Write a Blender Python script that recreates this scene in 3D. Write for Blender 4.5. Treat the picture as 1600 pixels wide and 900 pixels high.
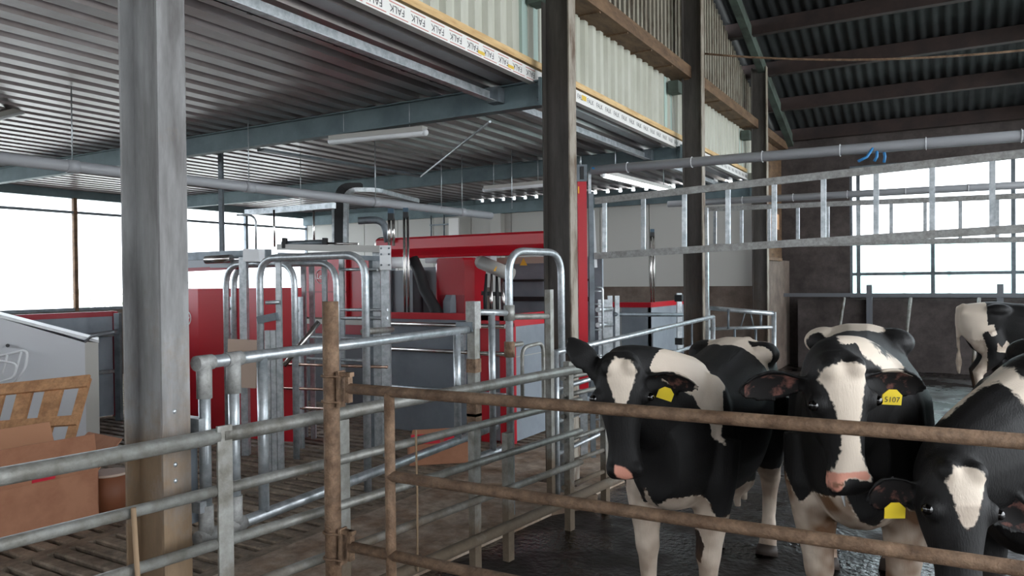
import bpy, bmesh, math, random
import numpy as np
from mathutils import Vector, Matrix, noise as mnoise
random.seed(7)
PI = math.pi
for o in list(bpy.data.objects): bpy.data.objects.remove(o)
scene = bpy.context.scene
C = scene.collection

# ------------------------------------------------------------------ camera
FPX = 1180.0
YAW, PITCH, ROLL = math.radians(30.4), math.radians(0.583), 0.0105
f0 = Vector((-math.sin(YAW), math.cos(YAW), 0)); r0 = Vector((math.cos(YAW), math.sin(YAW), 0)); u0 = Vector((0, 0, 1))
fw = f0*math.cos(PITCH) - u0*math.sin(PITCH); uu = f0*math.sin(PITCH) + u0*math.cos(PITCH)
rr = r0*math.cos(ROLL) - uu*math.sin(ROLL); uu = uu*math.cos(ROLL) + r0*math.sin(ROLL)
CAM = Vector((0, 0, 1.8))
cd = bpy.data.cameras.new('camera'); cam = bpy.data.objects.new('camera', cd); C.objects.link(cam)
cd.sensor_width = 36; cd.lens = FPX*36/1600; cd.clip_start = 0.05; cd.clip_end = 500
M = Matrix((rr, uu, -fw)).transposed().to_4x4(); M.translation = CAM
cam.matrix_world = M
scene.camera = cam

# ------------------------------------------------------------------ world light (overcast day) and exposure
w = bpy.data.worlds.new('World'); scene.world = w; w.use_nodes = True
bg = w.node_tree.nodes['Background']
bg.inputs[0].default_value = (0.90, 0.95, 1.0, 1); bg.inputs[1].default_value = 1.0
vs = scene.view_settings
vs.view_transform = 'Standard'; vs.look = 'None'; vs.gamma = 1.0; vs.use_curve_mapping = False
vs.exposure = 2.8

# ------------------------------------------------------------------ pixel helpers (a pixel is only a direction; the distance comes from what it touches)
def ray(px, py): return fw + rr*((px-800)/FPX) - uu*((py-450)/FPX)
def P(px, py, D): return CAM + ray(px, py)*D
def GZ(px, py, z):
    d = ray(px, py); return CAM + d*((z-CAM.z)/d.z)
def GX(px, py, X):
    d = ray(px, py); return CAM + d*(X/d.x)
def GY(px, py, Y):
    d = ray(px, py); return CAM + d*(Y/d.y)
def V(*a): return Vector(a)

# ------------------------------------------------------------------ materials
MATS = {}
def nodes_of(name):
    m = bpy.data.materials.new(name); m.use_nodes = True
    nt = m.node_tree; b = nt.nodes['Principled BSDF']; MATS[name] = m
    return m, nt, b
def lin(c): return tuple((x/12.92 if x <= 0.04045 else ((x+0.055)/1.055)**2.4) for x in c)
def rgb(r, g, b): return lin((r/255, g/255, b/255)) + (1,)
def mat(name, col, rough=0.6, metal=0.0, col2=None, scale=8.0, thr=(0.4, 0.65), bump=0.0, bscale=60, stretch=None, rvar=0.0, spec=0.5, dirt=None, dz=(0.1, 1.2), var=None):
    m, nt, b = nodes_of(name); N = nt.nodes; L = nt.links
    b.inputs['Roughness'].default_value = rough; b.inputs['Metallic'].default_value = metal
    b.inputs['Specular IOR Level'].default_value = spec
    b.inputs['Base Color'].default_value = col
    geo = N.new('ShaderNodeNewGeometry'); src = geo.outputs['Position']
    if stretch:
        mp = N.new('ShaderNodeMapping'); mp.inputs['Scale'].default_value = stretch
        L.new(src, mp.inputs[0]); src = mp.outputs[0]
    cur = None
    if col2:
        t = N.new('ShaderNodeTexNoise'); t.inputs['Scale'].default_value = scale; t.inputs['Detail'].default_value = 6; t.inputs['Roughness'].default_value = .62
        L.new(src, t.inputs['Vector'])
        r = N.new('ShaderNodeValToRGB'); r.color_ramp.elements[0].position = thr[0]; r.color_ramp.elements[1].position = thr[1]
        r.color_ramp.elements[0].color = col; r.color_ramp.elements[1].color = col2
        L.new(t.outputs['Fac'], r.inputs[0]); cur = r.outputs[0]
        if rvar:
            mr = N.new('ShaderNodeMapRange'); mr.inputs[3].default_value = rough-rvar; mr.inputs[4].default_value = rough+rvar
            L.new(t.outputs['Fac'], mr.inputs[0]); L.new(mr.outputs[0], b.inputs['Roughness'])
    if dirt:     # dung and dust splashed up from the floor, ragged edge
        sx = N.new('ShaderNodeSeparateXYZ'); L.new(geo.outputs['Position'], sx.inputs[0])
        t2 = N.new('ShaderNodeTexNoise'); t2.inputs['Scale'].default_value = 3.5; t2.inputs['Detail'].default_value = 7; t2.inputs['Roughness'].default_value = .7
        L.new(geo.outputs['Position'], t2.inputs['Vector'])
        mz = N.new('ShaderNodeMapRange'); mz.inputs[1].default_value = dz[0]; mz.inputs[2].default_value = dz[1]; mz.inputs[3].default_value = 1; mz.inputs[4].default_value = 0
        L.new(sx.outputs[2], mz.inputs[0])
        a = N.new('ShaderNodeMath'); a.operation = 'ADD'; L.new(mz.outputs[0], a.inputs[0]); L.new(t2.outputs['Fac'], a.inputs[1])
        r2 = N.new('ShaderNodeValToRGB'); r2.color_ramp.elements[0].position = .62; r2.color_ramp.elements[1].position = 1.1
        r2.color_ramp.elements[0].color = (0, 0, 0, 1); r2.color_ramp.elements[1].color = (1, 1, 1, 1); r2.color_ramp.elements[1].position = 1.0
        L.new(a.outputs[0], r2.inputs[0])
        mx = N.new('ShaderNodeMix'); mx.data_type = 'RGBA'
        L.new(r2.outputs[0], mx.inputs['Factor']); mx.inputs['B'].default_value = dirt
        if cur is not None: L.new(cur, mx.inputs['A'])
        else: mx.inputs['A'].default_value = col
        cur = mx.outputs['Result']
        if metal:
            iv = N.new('ShaderNodeMath'); iv.operation = 'MULTIPLY_ADD'; iv.inputs[1].default_value = -metal; iv.inputs[2].default_value = metal
            L.new(r2.outputs[0], iv.inputs[0]); L.new(iv.outputs[0], b.inputs['Metallic'])
            iv2 = N.new('ShaderNodeMath'); iv2.operation = 'MULTIPLY_ADD'; iv2.inputs[1].default_value = .85-rough; iv2.inputs[2].default_value = rough
            L.new(r2.outputs[0], iv2.inputs[0]); L.new(iv2.outputs[0], b.inputs['Roughness'])
    if var:      # finer blotches and specks multiplied over the colour
        tv = N.new('ShaderNodeTexNoise'); tv.inputs['Scale'].default_value = var[0]; tv.inputs['Detail'].default_value = 9; tv.inputs['Roughness'].default_value = .72
        L.new(src, tv.inputs['Vector'])
        mv = N.new('ShaderNodeMapRange'); mv.inputs[1].default_value = .35; mv.inputs[2].default_value = .65; mv.inputs[3].default_value = var[1]; mv.inputs[4].default_value = var[2]
        L.new(tv.outputs['Fac'], mv.inputs[0])
        mm_ = N.new('ShaderNodeMix'); mm_.data_type = 'RGBA'; mm_.blend_type = 'MULTIPLY'; mm_.inputs['Factor'].default_value = 1
        if cur is not None: L.new(cur, mm_.inputs['A'])
        else: mm_.inputs['A'].default_value = col
        L.new(mv.outputs[0], mm_.inputs['B']); cur = mm_.outputs['Result']
    if cur is not None: L.new(cur, b.inputs['Base Color'])
    if bump:
        t3 = N.new('ShaderNodeTexNoise'); t3.inputs['Scale'].default_value = bscale; t3.inputs['Detail'].default_value = 5
        L.new(src, t3.inputs['Vector'])
        bp = N.new('ShaderNodeBump'); bp.inputs['Strength'].default_value = bump; bp.inputs['Distance'].default_value = .02
        L.new(t3.outputs['Fac'], bp.inputs['Height']); L.new(bp.outputs[0], b.inputs['Normal'])
    return m

mat('galv', rgb(196, 201, 204), .36, .6, rgb(160, 167, 171), 14, rvar=.1, var=(40, .85, 1.05))
mat('galv_old', rgb(160, 160, 155), .5, .4, rgb(120, 116, 107), 9, (.38, .7), .15, 70, dirt=rgb(104, 90, 74), dz=(-.2, .75), var=(22, .84, 1.06))
mat('galv_dull', rgb(120, 128, 134), .5, .5, rgb(96, 103, 108), 6)
mat('steel_beam', rgb(104, 120, 124), .55, .25, rgb(84, 100, 105), 2.5)
mat('rust_pipe', rgb(150, 122, 98), .7, .1, rgb(104, 78, 58), 11, (.35, .7), .35, 90, var=(26, .6, 1.15))
mat('column_paint', rgb(150, 150, 150), .62, .0, rgb(92, 89, 88), 5, (.42, .70), .08, 30, stretch=(1, 1, .18), dirt=rgb(128, 106, 82), dz=(-.1, 1.7), var=(14, .78, 1.08))
mat('column_old', rgb(84, 80, 76), .66, .0, rgb(52, 46, 42), 4, (.35, .72), .1, 30, stretch=(1, 1, .15), dirt=rgb(72, 58, 46), dz=(-.1, 2.0), var=(14, .65, 1.15))
mat('flange_lit', rgb(150, 142, 130), .66, .0, rgb(92, 74, 58), 9, (.45, .66), .1, 30, stretch=(1, 1, .3))  # alley-side flange painted paler as if lit; the brown specks are its own
mat('deck', rgb(150, 142, 142), .3, .6, rgb(134, 124, 122), 2)
mat('white_panel', rgb(178, 176, 170), .5)
mat('panel_joint', rgb(110, 108, 104), .6)
mat('clad', rgb(190, 190, 178), .45, 0, rgb(172, 172, 158), 3, stretch=(1, 1, .3))
mat('timber_new', rgb(214, 182, 132), .7, 0, rgb(176, 138, 90), 20, (.4, .72), .1, 40, stretch=(1, .12, 1))
mat('timber_old', rgb(116, 90, 66), .8, 0, rgb(78, 58, 42), 12, (.35, .7), .2, 40, stretch=(1, .3, 1))
mat('board_pale', rgb(146, 140, 126), .8, 0, rgb(96, 80, 66), 10, (.45, .75), .15, 40, stretch=(1, 1, .4))
mat('board_back', rgb(58, 40, 32), .85, 0, rgb(36, 28, 24), 7)
mat('foil', rgb(226, 224, 220), .4, 0)
mat('ink_black', rgb(40, 40, 44), .6)
mat('ink_red', rgb(196, 130, 122), .6)
mat('ink_yellow', rgb(214, 180, 70), .6)
mat('concrete', rgb(128, 108, 88), .85, 0, rgb(92, 74, 60), 3.2, (.38, .66), .3, 25)
mat('concrete_walk', rgb(186, 168, 150), .85, 0, rgb(136, 106, 82), 2.6, (.40, .66), .35, 22, var=(7, .55, 1.15))
mat('slat', rgb(158, 142, 124), .8, 0, rgb(100, 86, 72), 4, (.35, .7), .3, 30, var=(9, .55, 1.15))
mat('pit', rgb(30, 28, 27), .9)
mat('concrete_wall', rgb(116, 102, 92), .85, 0, rgb(84, 70, 62), 1.6, (.35, .7), .15, 15, var=(6, .7, 1.1))
mat('wall_dark', rgb(84, 76, 74), .85, 0, rgb(58, 51, 49), 1.8, (.35, .7), .15, 12, var=(5, .65, 1.15))
mat('roof_sheet', rgb(46, 49, 50), .85, 0, rgb(26, 29, 32), 1.5, (.35, .7), .1, 20)
mat('purlin', rgb(56, 42, 39), .8, 0, rgb(40, 31, 30), 3)
mat('rafter', rgb(84, 96, 88), .75, 0, rgb(60, 66, 60), 3)
mat('red_paint', rgb(184, 24, 40), .32, 0, spec=.5)
mat('red_dark', rgb(150, 14, 34), .38, 0)
mat('grey_panel', rgb(138, 146, 154), .5, .0, rgb(122, 130, 138), 2)
mat('grey_dark', rgb(108, 111, 116), .4, .15)
mat('steel_ss', rgb(206, 202, 198), .22, .95)
mat('black_plastic', rgb(22, 22, 24), .5)
mat('rubber', rgb(34, 34, 36), .7)
mat('white_plastic', rgb(220, 222, 224), .4)
mat('white_tub', rgb(196, 198, 202), .45)
mat('beige', rgb(186, 164, 148), .7)
mat('cardboard', rgb(172, 122, 94), .85, 0, rgb(156, 106, 80), 5)
mat('cardboard_in', rgb(176, 128, 98), .85)
mat('tape_red', rgb(200, 40, 60), .5)
mat('pallet_wood', rgb(196, 148, 106), .8, 0, rgb(160, 114, 78), 8, (.4, .7), .1, 40, var=(20, .7, 1.1))
mat('pvc', rgb(158, 160, 164), .4, 0)
mat('blue_strap', rgb(50, 130, 190), .5)
mat('blue_cap', rgb(48, 74, 92), .4)
mat('warn_yellow', rgb(236, 176, 40), .5)
mat('tag_yellow', rgb(236, 206, 40), .5)
mat('cast_galv', rgb(172, 172, 170), .6, .15, rgb(148, 147, 143), 12, var=(40, .7, 1.1))
mat('rope', rgb(150, 126, 100), .9)
mat('mint', rgb(176, 196, 188), .6)
mat('yard', rgb(196, 194, 188), .9, 0, rgb(170, 172, 160), .2)
mat('shrub', rgb(150, 160, 130), .9)  # window glare put into the pale leaf colour
mat('hoof', rgb(60, 50, 44), .6)
mat('eye', rgb(10, 8, 8), .05, spec=.8)
mat('brown_can', rgb(120, 70, 44), .6)
mat('copper', rgb(210, 178, 160), .2, .9)

def wet_floor():
    m, nt, b = nodes_of('wet_floor'); N = nt.nodes; L = nt.links
    geo = N.new('ShaderNodeNewGeometry')
    t = N.new('ShaderNodeTexNoise'); t.inputs['Scale'].default_value = 1.6; t.inputs['Detail'].default_value = 5
    L.new(geo.outputs['Position'], t.inputs['Vector'])
    r = N.new('ShaderNodeValToRGB'); r.color_ramp.elements[0].position = .4; r.color_ramp.elements[1].position = .72
    r.color_ramp.elements[0].color = rgb(20, 16, 14); r.color_ramp.elements[1].color = rgb(44, 35, 29)
    L.new(t.outputs['Fac'], r.inputs[0]); L.new(r.outputs[0], b.inputs['Base Color'])
    r2 = N.new('ShaderNodeValToRGB'); r2.color_ramp.elements[0].position = .44; r2.color_ramp.elements[1].position = .62
    r2.color_ramp.elements[0].color = (.14,)*3+(1,); r2.color_ramp.elements[1].color = (.75,)*3+(1,)
    L.new(t.outputs['Fac'], r2.inputs[0]); L.new(r2.outputs[0], b.inputs['Roughness'])
    t2 = N.new('ShaderNodeTexNoise'); t2.inputs['Scale'].default_value = 22; t2.inputs['Detail'].default_value = 4
    L.new(geo.outputs['Position'], t2.inputs['Vector'])
    bp = N.new('ShaderNodeBump'); bp.inputs['Strength'].default_value = .45; bp.inputs['Distance'].default_value = .03
    L.new(t2.outputs['Fac'], bp.inputs['Height']); L.new(bp.outputs[0], b.inputs['Normal'])
wet_floor()
def glassy(name, col, milky, rough=.9):
    m = bpy.data.materials.new(name); m.use_nodes = True; MATS[name] = m
    nt = m.node_tree; N = nt.nodes; L = nt.links; N.clear()
    out = N.new('ShaderNodeOutputMaterial'); tr = N.new('ShaderNodeBsdfTransparent'); tl = N.new('ShaderNodeBsdfTranslucent')
    gl = N.new('ShaderNodeBsdfGlossy'); gl.inputs['Roughness'].default_value = .08
    tr.inputs[0].default_value = col; tl.inputs[0].default_value = col
    m1 = N.new('ShaderNodeMixShader'); m1.inputs[0].default_value = milky
    L.new(tr.outputs[0], m1.inputs[1]); L.new(tl.outputs[0], m1.inputs[2])
    m2 = N.new('ShaderNodeMixShader'); m2.inputs[0].default_value = .05
    L.new(m1.outputs[0], m2.inputs[1]); L.new(gl.outputs[0], m2.inputs[2]); L.new(m2.outputs[0], out.inputs[0])
glassy('pane_clear', (.96, .98, 1, 1), .05)
glassy('pane_milky', (.80, .95, .93, 1), .55)
def lamp_mat():
    m, nt, b = nodes_of('tube_lit'); b.inputs['Base Color'].default_value = (.9, .9, .9, 1)
    b.inputs['Emission Color'].default_value = (.95, .98, 1, 1); b.inputs['Emission Strength'].default_value = .55
lamp_mat()

# ------------------------------------------------------------------ mesh helpers
class MB:
    def __init__(s): s.v = []; s.f = []; s.sm = []; s.mi = []; s.cur = 0
    def _add(s, vs, fs, sm):
        b = len(s.v); s.v += [Vector(x) for x in vs]
        for i, f in enumerate(fs):
            s.f.append([b+k for k in f]); s.sm.append(sm[i] if isinstance(sm, list) else sm); s.mi.append(s.cur)
        return s
    def box(s, lo, hi):
        (a, b, c), (d, e, f) = lo, hi
        return s._add([(a,b,c),(d,b,c),(d,e,c),(a,e,c),(a,b,f),(d,b,f),(d,e,f),(a,e,f)],
                      [(3,2,1,0),(4,5,6,7),(0,1,5,4),(1,2,6,5),(2,3,7,6),(3,0,4,7)], False)
    def bar(s, p0, p1, w, h, up=(0, 0, 1)):      # box from p0 to p1; h along up, w sideways
        p0 = Vector(p0); p1 = Vector(p1); d = (p1-p0).normalized(); up = Vector(up)
        if abs(d.dot(up)) > .98: up = Vector((1, 0, 0)) if abs(d.x) < .9 else Vector((0, 1, 0))
        sd = d.cross(up).normalized(); un = sd.cross(d).normalized()
        vs = []
        for p in (p0, p1):
            for a, b in ((-1,-1),(1,-1),(1,1),(-1,1)): vs.append(p+sd*(a*w/2)+un*(b*h/2))
        return s._add(vs, [(0,1,2,3),(7,6,5,4),(0,4,5,1),(1,5,6,2),(2,6,7,3),(3,7,4,0)], False)
    def tube(s, pts, r, n=10, cap=True):
        pts = [Vector(p) for p in pts]; k = len(pts)
        rs = r if isinstance(r, (list, tuple)) else [r]*k
        t0 = (pts[1]-pts[0]).normalized()
        a = Vector((0, 0, 1)) if abs(t0.z) < .9 else Vector((1, 0, 0))
        nx = t0.cross(a).normalized(); vs = []; fs = []; sm = []
        for i in range(k):
            t = (pts[min(i+1, k-1)]-pts[max(i-1, 0)]).normalized()
            nx = (nx-t*nx.dot(t)).normalized(); ny = t.cross(nx)
            for j in range(n):
                an = 2*PI*j/n; vs.append(pts[i]+(nx*math.cos(an)+ny*math.sin(an))*rs[i])
        for i in range(k-1):
            for j in range(n):
                j2 = (j+1) % n; fs.append((i*n+j, i*n+j2, (i+1)*n+j2, (i+1)*n+j)); sm.append(True)
        if cap:
            fs.append(tuple(reversed(range(n)))); sm.append(False); fs.append(tuple((k-1)*n+j for j in range(n))); sm.append(False)
        return s._add(vs, fs, sm)
    def loft(s, rings, cap=True, smooth=True):
        n = len(rings[0]); vs = [p for r in rings for p in r]; fs = []; sm = []
        for i in range(len(rings)-1):
            for j in range(n):
                j2 = (j+1) % n; fs.append((i*n+j, i*n+j2, (i+1)*n+j2, (i+1)*n+j)); sm.append(smooth)
        if cap:
            fs.append(tuple(reversed(range(n)))); sm.append(False); m = (len(rings)-1)*n
            fs.append(tuple(m+j for j in range(n))); sm.append(False)
        return s._add(vs, fs, sm)
    def prism(s, poly, off):                 # planar polygon extruded by vector
        poly = [Vector(p) for p in poly]; off = Vector(off); n = len(poly)
        return s.loft([poly, [p+off for p in poly]], True, False)
    def ball(s, c, r, n=12, m=8):
        c = Vector(c); r = Vector((r, r, r)) if not hasattr(r, '__len__') else Vector(r); rings = []
        for i in range(m+1):
            th = PI*(i+.02*(i == 0)-.02*(i == m))/m
            rings.append([c+Vector((r.x*math.sin(th)*math.cos(2*PI*j/n), r.y*math.sin(th)*math.sin(2*PI*j/n), r.z*math.cos(th))) for j in range(n)])
        return s.loft(rings)
    def mesh(s, name, org=(0, 0, 0)):
        org = Vector(org); me = bpy.data.meshes.new(name)
        me.from_pydata([tuple(x-org) for x in s.v], [], s.f); me.update()
        me.polygons.foreach_set('use_smooth', s.sm)
        if any(s.mi): me.polygons.foreach_set('material_index', s.mi)
        bm = bmesh.new(); bm.from_mesh(me); bmesh.ops.recalc_face_normals(bm, faces=bm.faces); bm.to_mesh(me); bm.free()
        return me
    def base(s):
        xs = [x.x for x in s.v]; ys = [x.y for x in s.v]; zs = [x.z for x in s.v]
        return Vector(((min(xs)+max(xs))/2, (min(ys)+max(ys))/2, min(zs)))
    def build(s, name, m, parent=None, label=None, kind=None):
        ms = m if isinstance(m, (list, tuple)) else [m]
        org = s.base() if parent is None else WORLD[parent.name]
        me = s.mesh(name, org)
        for x in ms: me.materials.append(MATS[x])
        o = bpy.data.objects.new(name, me); C.objects.link(o)
        if parent is not None: o.parent = parent; WORLD[o.name] = org.copy()
        else: o.location = org; WORLD[o.name] = org.copy()
        if label: o['label'] = label
        if kind: o['kind'] = kind
        return o
WORLD = {}
def thing(name, label, cat, loc, group=None):
    o = bpy.data.objects.new(name, None); o.empty_display_size = .1; C.objects.link(o); o.location = loc
    o['label'] = label; o['category'] = cat
    if group: o['group'] = group
    WORLD[o.name] = Vector(loc); return o
def tag(o, label, cat, group=None):
    o['label'] = label; o['category'] = cat
    if group: o['group'] = group
    return o
def struct(o): o['kind'] = 'structure'; return o
def sroot(name, loc=(0, 0, 0)):
    o = bpy.data.objects.new(name, None); o.empty_display_size = .1; C.objects.link(o); o.location = loc; o['kind'] = 'structure'; WORLD[o.name] = Vector(loc); return o
def inst(me, name, parent, at):          # another object sharing mesh data; parents carry translation only
    o = bpy.data.objects.new(name, me); C.objects.link(o)
    if parent is not None: o.parent = parent; o.location = Vector(at)-WORLD[parent.name]
    else: o.location = at
    return o
def shared(mb, name, m):
    me = mb.mesh(name)
    for x in (m if isinstance(m, (list, tuple)) else [m]): me.materials.append(MATS[x])
    return me
def pipe(parent, name, pts, r, m='galv', n=10, label=None):
    return MB().tube(pts, r, n).build(name, m, parent, label)
def boxp(parent, name, p0, p1, w, h, m='galv', up=(0, 0, 1), label=None):
    return MB().bar(p0, p1, w, h, up).build(name, m, parent, label)
def arc(c, a, b, r, n=6):                # quarter bend: centre c, from c+a*r to c+b*r
    a = Vector(a).normalized(); b = Vector(b).normalized(); c = Vector(c)
    return [c+(a*math.cos(PI/2*i/n)+b*math.sin(PI/2*i/n))*r for i in range(n+1)]
def bent(pts, r, n=5):                   # polyline with rounded corners
    pts = [Vector(p) for p in pts]; out = [pts[0]]
    for i in range(1, len(pts)-1):
        a = (pts[i-1]-pts[i]).normalized(); b = (pts[i+1]-pts[i]).normalized()
        k = min(r, (pts[i-1]-pts[i]).length*.48, (pts[i+1]-pts[i]).length*.48)
        p0 = pts[i]+a*k; p2 = pts[i]+b*k
        for j in range(n+1):
            t = j/n; out.append(p0*(1-t)**2+pts[i]*(2*t*(1-t)*1.0)+p2*t*t)
    out.append(pts[-1]); return out
def text_mesh(body, size, name):
    cu = bpy.data.curves.new(name, 'FONT'); cu.body = body; cu.size = size; cu.align_x = 'CENTER'; cu.align_y = 'CENTER'
    o = bpy.data.objects.new(name, cu); C.objects.link(o)
    dg = bpy.context.evaluated_depsgraph_get()
    me = bpy.data.meshes.new_from_object(o.evaluated_get(dg)); bpy.data.objects.remove(o); bpy.data.curves.remove(cu)
    return me

# ================================================================== THE SETTING
FX0, FX1 = -14.5, -3.95          # slatted floor
YB = 14.25                        # back wall of the milking room
YE = 16.9                         # windowed side wall of the barn
ZA = -0.04                        # cow alley level
COLX = -3.04; COLY = [2.075, 6.045, 10.07, 14.1]

ground = struct(MB().box((-70, -40, -.9), (60, 70, -.75)).build('ground', 'yard'))
pit = struct(MB().box((FX0, -3, -.75), (FX1, YB, -.6)).build('floor_pit', 'pit'))
fl = sroot('floor_slatted', (-9, 5, 0))
MB().box((FX0, 11.0, -.3), (FX1, YB, 0)).build('slab', 'slat', fl)
MB().box((FX0, -3, -.3), (FX1, 2.2, 0)).build('slab', 'slat', fl)
xs = [FX1, -5.25, -6.55, -7.85, FX0]
for a, b in zip(xs[:-1], xs[1:]):
    MB().box((a-.1, 2.2, -.3), (a, 11.0, -.002)).build('rib', 'slat', fl)
L_ = 1.2; slm = MB()
# slat: chamfered concrete bar
prof = [(-.012, -.16), (.012, -.16), (.045, -.012), (.04, 0), (-.04, 0), (-.045, -.012)]
slm.loft([[V(-L_/2, y, z) for y, z in prof], [V(L_/2, y, z) for y, z in prof]], True, False)
slme = shared(slm, 'slat', 'slat')
sl2 = MB(); LL = -xs[4]+xs[3]-.1
sl2.loft([[V(-LL/2, y, z) for y, z in prof], [V(LL/2, y, z) for y, z in prof]], True, False)
sl2me = shared(sl2, 'slat_long', 'slat')
ny = int(8.8/.145)
for k in range(ny):
    y = 2.27+k*.145
    for i in range(3): inst(slme, 'slat', fl, (xs[i]-.1-L_/2, y, 0))
    inst(sl2me, 'slat', fl, (xs[3]-.1-LL/2, y, 0))

# walkway along the fence line, following the fence on its alley side
FA = GZ(0, 745, 1.14); FB = GZ(910, 575, 1.14)
fdir = (FB-FA); fdir.z = 0; fdir.normalize(); fside = V(fdir.y, -fdir.x, 0)
def FX(px, z):                     # point of the fence plane seen at pixel column px
    d = ray(px, 450); d.z = 0
    # intersect CAM + t d with line FA + s fdir
    t = ((FA.x)*fdir.y-(FA.y)*fdir.x)/(d.x*fdir.y-d.y*fdir.x)
    p = CAM+d*t; p.z = z; return p
def FY(Y, z): return V(FA.x+fdir.x*(Y-FA.y)/fdir.y, Y, z)
kx0 = FY(-3, 0).x-.32; kx1 = FY(7.6, 0).x-.34
wk = MB().prism([(FX1, -3, -.6), (kx0, -3, -.6), (kx1, 7.6, -.6), (-2.95, 7.7, -.6), (-2.95, YB, -.6), (FX1, YB, -.6)], (0, 0, .6)).build('floor_walkway', 'concrete_walk'); struct(wk)
al = MB().box((-3.6, -6, -.5), (10, YE, ZA)).build('floor_alley', 'wet_floor'); struct(al)

# columns of rolled steel: two flanges and a web each
for i, y in enumerate(COLY):
    lab = ['grey painted steel column with dirty foot, standing beside the stacked cardboard boxes',
           'dark brown steel column with speckled flange beside the tall red lifting post',
           'dark steel column with a bright galvanised angle bolted to its edge',
           'dark steel column at the corner where the white panel wall ends'][i]
    t = thing('steel_column', lab, 'column', (COLX, y, 0), 'columns of the barn gable line')
    top = [9.2, 8.2, 6.95, 5.6][i]
    mm = 'column_paint' if i == 0 else 'column_old'
    MB().box((COLX-.125, y-.006, ZA), (COLX+.125, y+.006, top)).build('web', mm, t)
    MB().box((COLX+.122, y-.0675, ZA), (COLX+.135, y+.0675, top)).build('flange', mm if i == 0 else 'flange_lit', t)
    MB().box((COLX-.135, y-.0675, ZA), (COLX-.122, y+.0675, top)).build('flange', mm, t)
    MB().box((COLX-.2, y-.13, ZA), (COLX+.2, y+.13, .02)).build('base_plate', mm, t)
    if i == 0:
        for zz in (.95, 1.02, .52, 1.25):
            MB().ball((COLX+.13, y-.01, zz), .012, 8, 5).build('bolt', 'galv', t)
    if i == 2:
        MB().bar((COLX+.155, y+.05, .3), (COLX+.155, y+.05, 2.75), .04, .05, (0, 1, 0)).build('edge_angle', 'galv', t, 'bright galvanised angle')

# milking room: left glazed wall, back panel wall, steel beams, deck roof
wl = sroot('wall_left', (FX0, 5, 0))
MB().box((FX0-.15, -3, -.6), (FX0, YB, 1.3)).build('lower_wall', 'concrete_wall', wl)
MB().box((FX0-.1, -3, 3.45), (FX0, YB, 3.62)).build('head_beam', 'steel_beam', wl)
wys = [-3, -.6, 1.8, 4.2, 8.25, 10.6, 12.3, YB]
wn = sroot('window_1', (FX0, 5, 1.3))
MB().box((FX0-.08, -3, 1.3), (FX0, YB, 1.36)).build('window_sill', 'galv_dull', wn)
MB().box((FX0-.06, -3, 3.16), (FX0, YB, 3.21)).build('transom', 'galv_dull', wn)
for y in wys: MB().box((FX0-.07, y-.035, 1.3), (FX0+.01, y+.035, 3.46)).build('mullion', 'timber_old' if y == 8.25 else 'galv_dull', wn)
for a, b in zip(wys[:-1], wys[1:]):
    MB().box((FX0-.045, a+.03, 1.34), (FX0-.04, b-.03, 3.17)).build('pane', 'pane_clear', wn)
    MB().box((FX0-.045, a+.03, 3.2), (FX0-.04, b-.03, 3.46)).build('pane', 'pane_clear', wn)

wb = sroot('wall_back', (-9, YB, 0))
MB().box((FX0, YB, -.6), (-3.0, YB+.2, 1.65)).build('concrete_base', 'concrete_wall', wb)
MB().box((FX0, YB+.02, 1.6), (-3.1, YB+.12, 3.49)).build('panel_backing', 'panel_joint', wb)
x = -3.1
while x > FX0+.1:
    x2 = max(x-1.05, FX0); MB().box((x2+.008, YB-.02, 1.65), (x-.008, YB+.03, 3.49)).build('panel', 'white_panel', wb); x -= 1.05

fb = MB().box((-.095, 0, 0), (.095, .05, .13)); fbm = shared(fb, 'filler_block', 'steel_beam')
for k in range(23): inst(fbm, 'filler_block', wb, (-3.2-.275*k, YB, 3.482))
MB().box((-9.45, YB+.005, 3.482), (-3.1, YB+.045, 3.555)).build('filler_board', 'steel_beam', wb)
MB().box((FX0, YB, 3.482), (-9.3, YB+.05, 3.70)).build('filler_board', 'steel_beam', wb)
def ibeam(mb, p0, p1, h, b, tf=.012, tw=.008):
    p0 = Vector(p0); p1 = Vector(p1)
    mb.bar(p0+V(0,0,h/2-tf/2), p1+V(0,0,h/2-tf/2), b, tf); mb.bar(p0-V(0,0,h/2-tf/2), p1-V(0,0,h/2-tf/2), b, tf); mb.bar(p0, p1, tw, h-2*tf)
for i, y in enumerate(COLY):
    t = thing('roof_beam', ['galvanised roof beam above the stacked boxes, nearest the grey column',
        'galvanised roof beam bolted to the dark column beside the red post', 'galvanised roof beam crossing over the red milking robot beam',
        'galvanised roof beam against the white panel wall'][i], 'beam', (-9, y, 3.37), 'beams under the steel deck roof')
    zo = -.11 if i == 3 else 0
    mb = MB(); ibeam(mb, (FX0, y, 3.485+zo), (-3.18, y, 3.485+zo), .23, .11); mb.build('i_section', 'steel_beam', t)
    MB().box((-3.2, y-.09, 3.36+zo), (-3.175, y+.09, 3.61+zo)).build('end_plate', 'steel_beam', t)
    for zz in (3.42+zo, 3.55+zo):
        for dy in (-.06, .06): MB().ball((-3.215, y+dy, zz), .014, 8, 5).build('bolt', 'galv_dull', t)

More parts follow.
